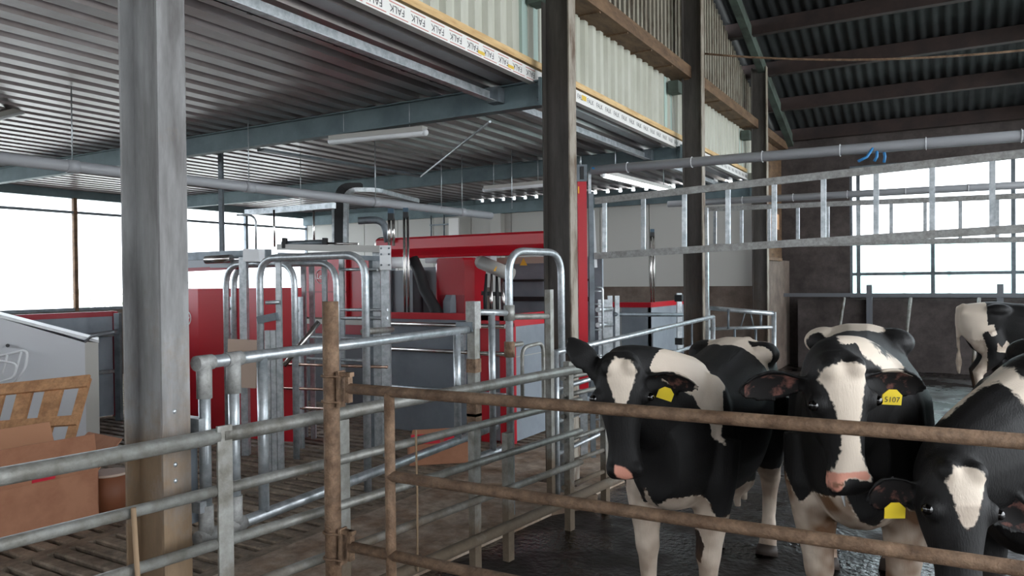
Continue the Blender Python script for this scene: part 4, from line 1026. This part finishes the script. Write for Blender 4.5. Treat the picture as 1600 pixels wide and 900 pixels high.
# flattened carton with red print by the stall
z0_ = GZ(640, 728, 0); z1_ = GZ(742, 722, 0)
t = thing('flat_carton', 'low brown carton with red top print lying in front of the dark robot panel', 'box', z0_.lerp(z1_, .5))
dz_ = (z1_-z0_).normalized(); pz = V(-dz_.y, dz_.x, 0)
panelq('body', [W(z0_, 0), W(z1_, 0), W(z1_+pz*.3, 0), W(z0_+pz*.3, 0)], V(0, 0, .2), 'cardboard', t)
panelq('flap', [W(z0_, .2), W(z1_-dz_*.1, .2), W(z1_-dz_*.16, .33)+pz*.1, W(z0_+dz_*.04, .33)+pz*.1], pz*.006, 'cardboard', t)
panelq('red_print', [W(z0_+dz_*.02, .21)-pz*.002, W(z0_+dz_*.3, .21)-pz*.002, W(z0_+dz_*.3, .29)+pz*.06, W(z0_+dz_*.02, .29)+pz*.06], -pz*.003, 'tape_red', t)
panelq('red_print', [W(z0_+dz_*.34, .21)-pz*.002, W(z0_+dz_*.55, .21)-pz*.002, W(z0_+dz_*.55, .27)+pz*.045, W(z0_+dz_*.34, .27)+pz*.045], -pz*.003, 'tape_red', t)
# strings
a = FX(637, 1.1)+fside*.05
o = MB().tube([V(a.x, a.y, .98), V(a.x+.004, a.y, .6), V(a.x, a.y, .2)], .006, 6).build('hanging_string', 'rope'); tag(o, 'thin string hanging from the fence rail behind the brown gate', 'string')
a = FX(196, .9)+fside*.035
o = MB().tube([V(a.x, a.y, .93), V(a.x+.01, a.y+.015, .5), V(a.x+.015, a.y+.02, 0.0)], .011, 6).build('hanging_strap', 'rope'); tag(o, 'pale strap hanging from the fence rail at the grey column', 'strap')
# concrete block at the kerb
kb = GZ(885, 800, ZA); o = MB().bar(V(kb.x-.12, kb.y-.1, ZA+.05), V(kb.x+.1, kb.y+.28, ZA+.05), .14, .1).build('kerb_block', 'concrete'); tag(o, 'broken concrete block lying at the edge of the wet alley', 'block')

# ================================================================== CUBICLE RAIL BY THE WINDOW WALL
Yc = YE-.6
t = thing('cubicle_rail', 'dark cubicle rail with posts in front of the window wall', 'rail', V(2, Yc, ZA))
zc = YZ(1450, 461, Yc)
boxp(t, 'rail', V(YX(1218, Yc), Yc, zc), V(9.5, Yc, zc), .07, .07, 'grey_dark')
xp = [YX(1358, Yc), YX(1563, Yc)]; xp += [xp[1]+(xp[1]-xp[0])*k for k in (1, 2)]
for x in xp: boxp(t, 'post', V(x, Yc+.05, ZA), V(x, Yc+.05, zc+.2), .13, .1, 'grey_dark', (1, 0, 0))
MB().box((YX(1245, Yc), Yc+.1, ZA), (9.5, Yc+.16, zc-.09)).build('board', 'wall_dark', t)
for q in (1319, 1423, 1530): 
    a = V(YX(q, Yc-.1), Yc-.1, zc-.05); pipe(t, 'divider', [a, a+V(-.1, -.5, -1.1), a+V(-.1, -.5, ZA-a.z)], .03, 'galv_old', 8)
# switch box on the gable
t = thing('wall_switch', 'small brown wooden bracket on the gable timber', 'bracket', V(-3.12, 15.6, 2.6))
MB().box((-3.2, 15.5, 2.75), (-3.02, 15.7, 3.05)).build('block', 'pallet_wood', t); MB().box((-3.2, 15.52, 2.5), (-3.06, 15.68, 2.75)).build('block', 'beige', t)
# shrubs in the yard
for k in range(5):
    m_ = MB(); base = V(-24-random.random()*4, 1+k*4.5, -.75); h = 2.2+random.random()*.9
    t = thing('yard_shrub', ['bare shrub in painted-on glare outside the glazed wall, ' + s for s in ('seen past the boxes', 'behind the wooden mullion', 'behind the grey column', 'behind the hanging strut', 'near the room corner')][k], 'shrub', base, 'shrubs in the yard')
    pipe(t, 'stem', [base, base+V(.05, 0, h*.6)], [.03, .015], 'rope', 6)
    for j in range(160):
        c_ = base+V(random.gauss(0, .5), random.gauss(0, .6), h*.5+random.gauss(.2, .45)); s = .09+.08*random.random()
        a_ = V(random.gauss(0, 1), random.gauss(0, 1), random.gauss(0, 1)).normalized(); b_ = a_.orthogonal().normalized()
        m_._add([c_-a_*s, c_+b_*s*.4, c_+a_*s, c_-b_*s*.4], [(0, 1, 2, 3)], False)
    o = m_.build('foliage', 'shrub', t); o['kind'] = 'stuff'

# black conduit clipped under the deck
a = GZ(345, 0, 3.57); b_ = GZ(720, 132, 3.57); b_.x = a.x
t = thing('black_conduit', 'thin black conduit clipped under the deck ribs above the roof beam', 'conduit', a.lerp(b_, .5))
pipe(t, 'conduit_run', [V(a.x, -2.9, 3.57), b_], .02, 'black_plastic', 8)
for k in range(6): p = a.lerp(b_, .1+k*.16); MB().box((p.x-.035, p.y-.02, 3.56), (p.x+.035, p.y+.02, 3.604)).build('clip', 'rubber', t)

# ================================================================== COWS
def coat_mat():
    m, nt, b = nodes_of('cow_coat'); N = nt.nodes; L = nt.links
    b.inputs['Roughness'].default_value = .62; b.inputs['Specular IOR Level'].default_value = .35
    at = N.new('ShaderNodeAttribute'); at.attribute_name = 'white'
    ap = N.new('ShaderNodeAttribute'); ap.attribute_name = 'pink'
    ad_ = N.new('ShaderNodeAttribute'); ad_.attribute_name = 'dirt'
    tc = N.new('ShaderNodeTexCoord')
    nz = N.new('ShaderNodeTexNoise'); nz.inputs['Scale'].default_value = 46; nz.inputs['Detail'].default_value = 3
    L.new(tc.outputs['Object'], nz.inputs['Vector'])
    def thresh(src, amp, lo, hi):
        s = N.new('ShaderNodeMath'); s.operation = 'MULTIPLY_ADD'; L.new(nz.outputs['Fac'], s.inputs[0]); s.inputs[1].default_value = amp; s.inputs[2].default_value = -amp/2
        a = N.new('ShaderNodeMath'); L.new(src, a.inputs[0]); L.new(s.outputs[0], a.inputs[1])
        r = N.new('ShaderNodeMapRange'); r.inputs[1].default_value = lo; r.inputs[2].default_value = hi; L.new(a.outputs[0], r.inputs[0]); return r.outputs[0]
    def mix(f, a, bcol):
        x = N.new('ShaderNodeMix'); x.data_type = 'RGBA'; L.new(f, x.inputs['Factor'])
        if isinstance(a, tuple): x.inputs['A'].default_value = a
        else: L.new(a, x.inputs['A'])
        x.inputs['B'].default_value = bcol; return x.outputs['Result']
    n2 = N.new('ShaderNodeTexNoise'); n2.inputs['Scale'].default_value = 6; L.new(tc.outputs['Object'], n2.inputs['Vector'])
    rb_ = N.new('ShaderNodeValToRGB'); rb_.color_ramp.elements[0].color = rgb(9, 9, 10); rb_.color_ramp.elements[1].color = rgb(24, 22, 22); L.new(n2.outputs['Fac'], rb_.inputs[0])
    c = mix(thresh(at.outputs['Fac'], .028, -.003, .004), rb_.outputs[0], rgb(222, 207, 190))
    c = mix(thresh(ap.outputs['Fac'], .01, -.002, .005), c, rgb(214, 150, 130))
    dm = N.new('ShaderNodeMath'); dm.operation = 'MULTIPLY'; L.new(ad_.outputs['Fac'], dm.inputs[0])
    dr = N.new('ShaderNodeMapRange'); dr.inputs[1].default_value = .25; dr.inputs[2].default_value = .6; L.new(n2.outputs['Fac'], dr.inputs[0]); L.new(dr.outputs[0], dm.inputs[1])
    c = mix(dm.outputs[0], c, rgb(104, 72, 46))
    L.new(c, b.inputs['Base Color'])
    mp = N.new('ShaderNodeMapping'); mp.inputs['Scale'].default_value = (60, 60, 14); L.new(tc.outputs['Object'], mp.inputs[0])
    fn = N.new('ShaderNodeTexNoise'); fn.inputs['Scale'].default_value = 3; fn.inputs['Detail'].default_value = 4; L.new(mp.outputs[0], fn.inputs['Vector'])
    bp = N.new('ShaderNodeBump'); bp.inputs['Strength'].default_value = .25; bp.inputs['Distance'].default_value = .01; L.new(fn.outputs['Fac'], bp.inputs['Height']); L.new(bp.outputs[0], b.inputs['Normal'])
coat_mat()
mat('ear_skin', rgb(24, 20, 20), .85, 0, rgb(150, 100, 88), 16, (.5, .72))

def poly_sdf(px, py, poly):             # >0 inside, distance in metres
    d = np.full(px.shape, 1e9); inside = np.zeros(px.shape, bool); n = len(poly)
    for i in range(n):
        ax, ay = poly[i]; bx_, by_ = poly[(i+1) % n]
        ex, ey = bx_-ax, by_-ay; t = np.clip(((px-ax)*ex+(py-ay)*ey)/(ex*ex+ey*ey+1e-12), 0, 1)
        d = np.minimum(d, np.hypot(px-ax-t*ex, py-ay-t*ey))
        c = ((ay > py) != (by_ > py)) & (px < (bx_-ax)*(py-ay)/(by_-ay+1e-12)+ax); inside ^= c
    return np.where(inside, d, -d)

def make_cow(c):
    S = c.get('scale', 1.0); Cw = Vector(c['C'])+V(0, 0, ZA)
    h = Vector(c['head']).normalized(); h3 = V(h.x, h.y, 0).normalized(); lf = V(-h3.y, h3.x, 0)
    def tl(p): d = Vector(p)-Cw; return V(d.dot(h3), d.dot(lf), d.z)/S          # world -> cow-local
    def dl(v): return V(v.dot(h3), v.dot(lf), v.z)
    R = Matrix((h3, lf, V(0, 0, 1))).transposed()
    bw = c.get('girth', 1.0)
    mb = MB()
    def ring(f, top, bot, hw, e=2.5, n=22, k=.0):
        pts = []; cz = (top+bot)/2; hh = (top-bot)/2
        for j in range(n):
            a = 2*PI*j/n; ca_, sa = math.cos(a), math.sin(a)
            y = math.copysign(abs(ca_)**(2/e), ca_)*hw; z = math.copysign(abs(sa)**(2/e), sa)*hh
            if sa > 0: y *= (1-k*max(0, sa-.4))
            pts.append(V(f, y*bw, cz+z))
        return pts
    T = [(-.90, 1.36, 1.10, .08, 2.2, 0), (-.85, 1.405, .98, .19, 2.4, .2), (-.72, 1.43, .84, .26, 2.6, .3), (-.52, 1.45, .76, .295, 3.0, .2), (-.40, 1.445, .70, .30, 2.7, .35),
         (-.2, 1.425, .63, .345, 2.4, .45), (.12, 1.415, .585, .375, 2.3, .5), (.40, 1.42, .60, .35, 2.3, .55), (.60, 1.45, .63, .29, 2.3, .6), (.76, 1.43, .64, .255, 2.3, .6), (.9, 1.33, .68, .20, 2.2, .4), (.98, 1.22, .74, .13, 2, .2)]
    wo = c.get('withers', 0); T = [(t[0], t[1]+wo*max(0, min(1, (t[0]+.2)/.7)))+t[2:] for t in T]
    T2 = []                              # smooth the section table before lofting
    for i in range(len(T)-1):
        A_, B_, C_, D_ = (np.array(T[max(0, min(len(T)-1, i+q))]) for q in (-1, 0, 1, 2))
        for s in range(4):
            t = s/4; T2.append(.5*((2*B_)+(-A_+C_)*t+(2*A_-5*B_+4*C_-D_)*t*t+(-A_+3*B_-3*C_+D_)*t**3))
    T2.append(np.array(T[-1]))
    mb.loft([ring(*t[:5], k=t[5]) for t in T2])
    # hook bones and pins
    for s in (-1, 1):
        mb.ball((-.47, s*.20*bw, 1.345), (.16, .115, .085)); mb.ball((-.84, s*.13, 1.28), (.07, .06, .07))
        mb.ball((.60, s*.17*bw, 1.06), (.20, .12, .28)); mb.ball((-.56, s*.17*bw, 1.02), (.26, .13, .30))
    mb.ball((-.30, 0, .60), (.24, .18, .16))
    for a_ in (-.38, -.22):
        for s in (-1, 1): mb.tube([(a_, s*.08, .52), (a_, s*.085, .41)], [.03, .02], 8)
    # legs
    st = c.get('stance', (0, 0, 0, 0))
    for i, s in enumerate((1, -1)):
        dx = st[i]
        mb.tube([(.62, s*.17, 1.0), (.66, s*.185, .80), (.67+dx*.4, s*.18, .62), (.68+dx*.8, s*.17, .47), (.685+dx, s*.165, .40), (.68+dx, s*.165, .34), (.68+dx, s*.162, .22), (.68+dx, s*.162, .13), (.71+dx, s*.162, .07), (.73+dx, s*.162, 0.0)],
                [.15, .125, .092, .068, .066, .052, .043, .052, .058, .068], 14)
        dx = st[2+i]
        mb.tube([(-.56, s*.18, 1.05), (-.50, s*.20, .86), (-.52+dx*.3, s*.195, .72), (-.63+dx*.7, s*.185, .58), (-.70+dx, s*.18, .50), (-.69+dx, s*.178, .40), (-.67+dx, s*.175, .24), (-.66+dx, s*.175, .13), (-.63+dx, s*.175, .07), (-.61+dx, s*.175, 0)],
                [.165, .15, .115, .078, .068, .05, .043, .054, .058, .068], 14)
    # tail
    mb.tube([(-.82, 0, 1.39), (-.90, 0, 1.36), (-.915, 0, 1.2), (-.905, .01, .95), (-.895, .02, .75)], [.05, .04, .032, .026, .022], 10)
    mb.tube([(-.895, .02, .76), (-.895, .02, .62), (-.895, .02, .45)], [.025, .045, .02], 10)
    # head frame
    po = tl(c['poll']); ax = dl(Vector(c['axis'])).normalized(); nm = dl(Vector(c['normal'])); nm = (nm-ax*nm.dot(ax)).normalized(); ul = nm.cross(ax)
    # ul: points to the cow's left when the face points forward
    if ul.dot(V(0, 1, 0)) < 0: ul = -ul
    hs = c.get('hs', 1.0)
    def H(s, u, n): return po+ax*(s*hs)+ul*(u*hs)+nm*(n*hs)
    def hring(s, hw, n0, n1, e=2.4, n=20):
        cz = (n0+n1)/2; hh = (n1-n0)/2; out = []
        for j in range(n):
            a = 2*PI*j/n; ca_, sa = math.cos(a), math.sin(a)
            out.append(H(s, math.copysign(abs(ca_)**(2/e), ca_)*hw, cz+math.copysign(abs(sa)**(2/e), sa)*hh))
        return out
    mb.loft([hring(-.025, .05, -.10, -.02), hring(0, .085, -.14, .0), hring(.05, .108, -.18, .022), hring(.12, .118, -.20, .03), hring(.19, .122, -.205, .028), hring(.26, .105, -.20, .018),
             hring(.34, .084, -.175, .006), hring(.42, .074, -.15, -.004), hring(.47, .08, -.14, -.006), hring(.52, .092, -.135, -.008), hring(.555, .09, -.13, -.018), hring(.578, .07, -.11, -.035)])
    for s in (-1, 1):
        mb.ball(H(.19, s*.105, -.03), .042); mb.ball(H(.525, s*.055, -.03), (.035, .035, .035)); mb.ball(H(.05, s*.05, -.0), .045)
    mb.loft([hring(.36, .05, -.19, -.10), hring(.46, .05, -.18, -.10), hring(.53, .055, -.165, -.09), hring(.55, .04, -.15, -.09)])
    # neck
    p0 = V(.60, 0, 1.10); p3 = H(.10, 0, -.11); p1 = V(.98, 0, 1.16+.1*(p3.z > 1.15)); p2 = p3-nm*.10-ax*.03
    rings = []; nn = 9
    for i in range(nn+1):
        t = i/nn; p = p0*(1-t)**3+p1*3*t*(1-t)**2+p2*3*t*t*(1-t)+p3*t**3
        d = (p1-p0)*3*(1-t)**2+(p2-p1)*6*t*(1-t)+(p3-p2)*3*t*t; d.normalize()
        sd = V(0, 0, 1).cross(d); sd = (sd if sd.length > .2 else ul).normalized(); up = d.cross(sd).normalized()
        a = .20*(1-t)+.10*t; b_ = .34*(1-t)**1.2+.135*(1-(1-t)**1.2)
        rings.append([p+sd*math.cos(2*PI*j/18)*a+up*math.sin(2*PI*j/18)*b_ for j in range(18)])
    mb.loft(rings)
    # ears: cupped leaves
    ears = []
    for s, e in ((1, c['ears'][0]), (-1, c['ears'][1])):
        bs = H(.125, s*.105, -.085)
        ed = (ul*(s*e[0])+ax*e[1]+nm*e[2]).normalized()            # direction of the ear
        op = (nm*e[3]+ax*e[4]+ul*(s*e[5])); op = (op-ed*op.dot(ed)).normalized()   # opening faces this way
        wd = ed.cross(op).normalized()
        rg = []; lin_ = []
        for t, wv in ((0, .035), (.15, .042), (.35, .068), (.55, .078), (.75, .066), (.9, .04), (1.0, .012)):
            cpt = bs+ed*((e[6] if len(e) > 6 else .275)*t)-op*(.02*math.sin(PI*t))
            inn = [cpt+wd*(wv*a)-op*(.035*(1-a*a)*(.3+wv/.08*.7)) for a in (-1, -.6, -.2, .2, .6, 1)]
            out = [p-op*.017 for p in reversed(inn)]
            rg.append(inn+out); lin_.append([p+op*.004-wd*0 for p in [cpt+wd*(wv*a*.72)-op*(.035*(1-(a*.72)**2)*(.3+wv/.08*.7)) for a in (-1, -.5, 0, .5, 1)]])
        mb.loft(rg); ears.append((bs, ed, op, wd, lin_, s))
    # fuse into one skin
    me = mb.mesh('cow_tmp'); ob = bpy.data.objects.new('cow_tmp', me); C.objects.link(ob)
    rm = ob.modifiers.new('r', 'REMESH'); rm.mode = 'VOXEL'; rm.voxel_size = c.get('vox', .0115)
    sm_ = ob.modifiers.new('s', 'SMOOTH'); sm_.factor = .5; sm_.iterations = 5
    dg = bpy.context.evaluated_depsgraph_get(); m2 = bpy.data.meshes.new_from_object(ob.evaluated_get(dg)); bpy.data.objects.remove(ob); m2.name = 'body'
    n = len(m2.vertices); co = np.empty(n*3, 'f'); m2.vertices.foreach_get('co', co); co = co.reshape(-1, 3).astype(float)
    # coat pattern in the cow's own coordinates
    rel = (co-np.array(po))/hs; s_ = rel@np.array(ax); u_ = rel@np.array(ul); n_ = rel@np.array(nm)
    wht = np.full(n, -1.0); pnk = np.full(n, -1.0)
    onhead = (s_ > -.04) & (np.abs(u_) < .14) & (n_ > -.26) & (s_ < .62)
    for kind, poly in c['patches']:
        if kind == 'face': v = np.where(onhead & (n_ > -.075), poly_sdf(s_, u_, poly), -1)
        elif kind == 'pink': pnk = np.maximum(pnk, np.where(onhead, poly_sdf(s_, u_, poly), -1)); continue
        elif kind == 'L': v = np.where((co[:, 1] > 0.0) & ~onhead, poly_sdf(co[:, 0], co[:, 2], poly), -1)
        elif kind == 'R': v = np.where((co[:, 1] <= 0.0) & ~onhead, poly_sdf(co[:, 0], co[:, 2], poly), -1)
        elif kind == 'front': v = np.where((co[:, 0] > .45) & ~onhead, poly_sdf(co[:, 1], co[:, 2], poly), -1)
        elif kind == 'top': v = np.where((co[:, 2] > 1.15) & ~onhead, poly_sdf(co[:, 0], co[:, 1], poly), -1)
        elif kind == 'low': v = np.where(~onhead, poly-co[:, 2]+.03*np.sin(co[:, 0]*9+co[:, 1]*7), -1)
        elif kind == 'rear': v = np.where(co[:, 0] < -.6, poly_sdf(co[:, 1], co[:, 2], poly), -1)
        wht = np.maximum(wht, v)
    for kind, poly in c.get('dark', []):
        if kind == 'face': v = np.where(onhead, poly_sdf(s_, u_, poly), -1)
        elif kind == 'front': v = np.where((co[:, 0] > .45) & ~onhead, poly_sdf(co[:, 1], co[:, 2], poly), -1)
        elif kind == 'L': v = np.where((co[:, 1] > 0.0) & ~onhead, poly_sdf(co[:, 0], co[:, 2], poly), -1)
        elif kind == 'R': v = np.where((co[:, 1] <= 0.0) & ~onhead, poly_sdf(co[:, 0], co[:, 2], poly), -1)
        wht = np.minimum(wht, -v); pnk = np.minimum(pnk, -v)
    dirt = np.clip((.62-co[:, 2])/.45, 0, 1)*c.get('dirty', .8); dirt = np.maximum(dirt, np.where((co[:, 2] < .95) & (wht > 0), .85*c.get('dirty', .8), 0))
    for nm_, arr in (('white', wht), ('pink', pnk), ('dirt', dirt)):
        a = m2.attributes.new(nm_, 'FLOAT', 'POINT'); a.data.foreach_set('value', arr.astype('f'))
    m2.polygons.foreach_set('use_smooth', [True]*len(m2.polygons))
    root = thing('cow', c['label'], 'cow', Cw, 'cows in the alley')
    root.rotation_euler = R.to_euler(); root.scale = (S, S, S); WORLD[root.name] = Vector((0, 0, 0))
    m2.materials.clear(); m2.materials.append(MATS['cow_coat'])
    body = bpy.data.objects.new('body', m2); C.objects.link(body); body.parent = root
    # parts in cow-local coordinates
    for s in (-1, 1):
        e = MB().ball(H(.195, s*.131, -.012), .021, 14, 10).build('eye', 'eye', root)
    for bs, ed, op, wd, ln, s in ears:
        q = MB(); k = len(ln[0]); q._add([p for r_ in ln[1:-1] for p in r_], [(i*k+j, i*k+j+1, (i+1)*k+j+1, (i+1)*k+j) for i in range(len(ln)-3) for j in range(k-1)], True)
        q.build('ear_lining', 'ear_skin', root)
        if s in c['tags']:
            cc = bs+ed*.10+op*.028-wd*(.01); tz = ed; ty = wd if wd.dot(ax) < 0 else -wd
            tilt = c.get('tagdir')
            if tilt: op2 = dl(Vector(tilt[0])).normalized(); tz = dl(Vector(tilt[1])).normalized(); tz = (tz-op2*tz.dot(op2)).normalized(); ty = op2.cross(tz).normalized()
            else: op2 = op
            cc = bs+ed*.115-ty*.035+op2*.03
            w2, h2 = .038, .026
            g = MB().prism([cc-tz*w2-ty*h2, cc+tz*w2-ty*h2, cc+tz*w2+ty*h2*.5, cc+tz*w2*.4+ty*h2*1.3, cc-tz*w2*.4+ty*h2*1.3, cc-tz*w2+ty*h2*.5], op2*.004).build('ear_tag', 'tag_yellow', root, 'yellow numbered ear tag')
            if c.get('num'):
                tm = text_mesh(c['num'], .03, 'tag_number'); tm.materials.append(MATS['ink_black'])
                o = bpy.data.objects.new('tag_number', tm); C.objects.link(o); o.parent = g
                Mr = Matrix((tz, ty, tz.cross(ty))).transposed().to_4x4(); Mr.translation = cc+op2*.0052-ty*.006
                if tz.cross(ty).dot(op2) < 0:
                    Mr = Matrix((-tz, ty, (-tz).cross(ty))).transposed().to_4x4(); Mr.translation = cc+op2*.0052-ty*.006
                o.matrix_local = Mr
    for s, x in ((1, .735+st[0]), (-1, .735+st[1])):
        MB().tube([(x-.015, s*.162, .065), (x+.005, s*.162, .0)], [.062, .074], 12).build('hoof', 'hoof', root)
    for s, x in ((1, -.60+st[2]), (-1, -.60+st[3])):
        MB().tube([(x-.02, s*.175, .065), (x-.0, s*.175, .0)], [.062, .074], 12).build('hoof', 'hoof', root)
    if c.get('drool'):
        MB().tube([H(.565, -.02, -.10), H(.60, -.015, -.11), H(.635, -.01, -.115)], [.012, .006, .002], 6).build('drool', 'white_plastic', root)
    return root, body

COWS = []
# cow standing along the fence, head turned to the camera
COWS.append(dict(label='black and white cow with an inverted-drop white blaze, standing beside the rail fence', C=(-1.265, 4.55, 0), head=(-.01, -1, 0), scale=1.0, girth=.90, withers=-.08,
    poll=P(968, 557, 3.56), axis=-u0*1.0+r0*.03-f0*.10, normal=-f0*1.0-r0*.12-u0*.1, ears=((1, .22, -.1, .55, .75, 0), (.5, -.75, -.25, -.8, .2, .5)), tags=(1,), tagdir=(-f0-u0*.1, r0*1.0-u0*.35),
    patches=[('face', [(.0, -.02), (.02, .05), (.06, .075), (.10, .068), (.16, .045), (.22, .022), (.27, .0), (.22, -.026), (.16, -.048), (.10, -.066), (.05, -.06)]),
             ('pink', [(.5, -.05), (.515, .0), (.545, .03), (.57, .035), (.58, .0), (.565, -.04), (.54, -.055)]),
             ('front', [(-.3, .0), (-.3, .60), (-.25, .80), (-.2, .83), (-.16, .66), (-.10, .66), (-.06, .80), (-.02, .70), (.06, .76), (.15, .76), (.20, .70), (.25, .55), (.3, .5), (.3, 0)]),
             ('low', .60), ('L', [(1.1, 1.42), (.93, 1.5), (.74, 1.5), (.42, 1.44), (.40, 1.33), (.55, 1.27), (.64, 1.25), (.69, 1.15), (.73, 1.0), (.79, 1.05), (.79, 1.16), (.85, 1.25), (1.03, 1.34)]), ('top', [(-.18, .0), (-.24, .08), (-.30, .26), (-.38, .28), (-.36, .14), (-.45, .10), (-.48, .22), (-.75, .2), (-.9, 0), (-.6, -.2), (-.3, -.12)]), ('R', [(.3, 1.5), (.75, 1.5), (.7, 1.1), (.5, .95), (.4, 1.2)])],
    dark=[('front', [(.10, .40), (.10, .54), (.14, .55), (.165, .46), (.14, .38)])], dirty=.7))
COWS.append(dict(label='black cow with a broad white blaze down to its pink and black muzzle', C=(-.465, 4.58, 0), head=(.10, -.99, 0), scale=1.07, girth=.89, hs=.91,
    poll=P(1314, 556, 3.05), axis=-u0*1.0+r0*.07-f0*.10, normal=-f0*1.0-u0*.05, ears=((1, .22, -.12, .7, .6, 0), (1, .02, -.1, .75, .55, 0)), tags=(1,), tagdir=(-f0-u0*.1, r0*1.0+u0*-.06), num='5107', drool=True, stance=(.02, -.05, 0, .1),
    patches=[('face', [(.03, -.05), (.02, .0), (.035, .05), (.05, .085), (.10, .098), (.14, .075), (.20, .055), (.30, .038), (.40, .04), (.47, .065), (.5, .075), (.53, .06), (.53, -.09), (.50, -.085), (.44, -.06), (.36, -.038), (.28, -.042), (.20, -.06), (.14, -.075), (.10, -.10), (.05, -.09)]),
             ('pink', [(.475, -.085), (.475, .06), (.50, .07), (.525, .03), (.5, .0), (.53, -.05), (.56, -.075), (.53, -.095)]),
             ('front', [(-.09, 1.50), (-.01, 1.50), (.04, 1.46), (.11, 1.385), (.19, 1.33), (.15, 1.295), (.07, 1.365), (.0, 1.43), (-.06, 1.46)]), ('top', [(-.28, -.12), (-.22, 0), (-.3, .1), (-.42, .14), (-.9, .1), (-.9, -.3), (-.40, -.30), (-.36, -.2)]), ('R', [(-.42, 1.47), (-.48, 1.15), (-.62, 1.1), (-.8, 1.5)]), ('front', [(-.4, 0), (-.4, .80), (-.30, .84), (-.24, .72), (-.17, .80), (-.05, .84), (.0, .74), (.06, .70), (.12, .78), (.22, .74), (.3, .6), (.3, 0)]), ('low', .6)], dark=[('face', [(.505, .01), (.50, -.02), (.51, -.045), (.54, -.06), (.575, -.07), (.60, 0), (.58, .10), (.50, .10), (.52, .055)])], dirty=1.15))
COWS.append(dict(label='black cow with lowered head and a white forehead patch', C=(.44, 4.58, 0), head=(-.22, -.975, 0), scale=1.04, girth=.92, hs=.96,
    poll=P(1500, 716, 2.85), axis=-u0*.93-f0*.28-r0*.08, normal=-f0*.95+u0*.25, ears=((1, .45, -.2, .75, .4, 0), (1, .35, -.3, .75, .4, 0, .20)), tags=(-1,), tagdir=(-f0-u0*.1, r0*1.0+u0*.0), num=None,
    patches=[('face', [(.035, -.05), (.03, .0), (.045, .05), (.08, .082), (.12, .07), (.18, .045), (.24, .02), (.26, -.01), (.23, -.03), (.16, -.05), (.09, -.07)]), ('front', [(-.25, 1.20), (-.16, 1.345), (-.13, 1.385), (-.04, 1.40), (.05, 1.33), (.16, 1.2), (.16, 1.1), (.05, 1.24), (-.01, 1.32), (-.07, 1.355), (-.13, 1.325), (-.2, 1.23)])], dirty=.4))
COWS.append(dict(label='black and white cow standing broadside by the cubicle rail', C=(.95, 12.35, 0), head=(1, .12, 0), scale=1.02, vox=.02,
    poll=V(2.55, 12.6, 1.3), axis=V(.7, .1, -.7), normal=V(.7, .1, .7), ears=((1, 0, -.2, .8, .4, 0), (1, 0, -.2, .8, .4, 0)), tags=(),
    patches=[('R', [(-1.0, 1.5), (-.55, 1.5), (-.66, 1.40), (-.76, 1.35), (-.83, 1.22), (-.86, 1.05), (-.83, .92), (-.76, .84), (-.70, .90), (-.70, .78), (-.80, .68), (-.84, 0), (-1.0, 0)]),
             ('R', [(-.68, 1.15), (-.62, 1.24), (-.60, 1.14), (-.53, 1.16), (-.5, 1.02), (-.57, 1.0), (-.60, 1.07)]),
             ('R', [(-.5, .93), (-.45, .85), (-.39, .95), (-.33, .86), (-.34, .78), (-.5, .8)]), ('rear', [(-.3, .3), (-.3, 1.5), (.05, 1.5), (.05, .3)]), ('R', [(-.1, 1.38), (.15, 1.4), (.1, 1.36)])], dirty=.6))
COWOBJ = [make_cow(c) for c in COWS]
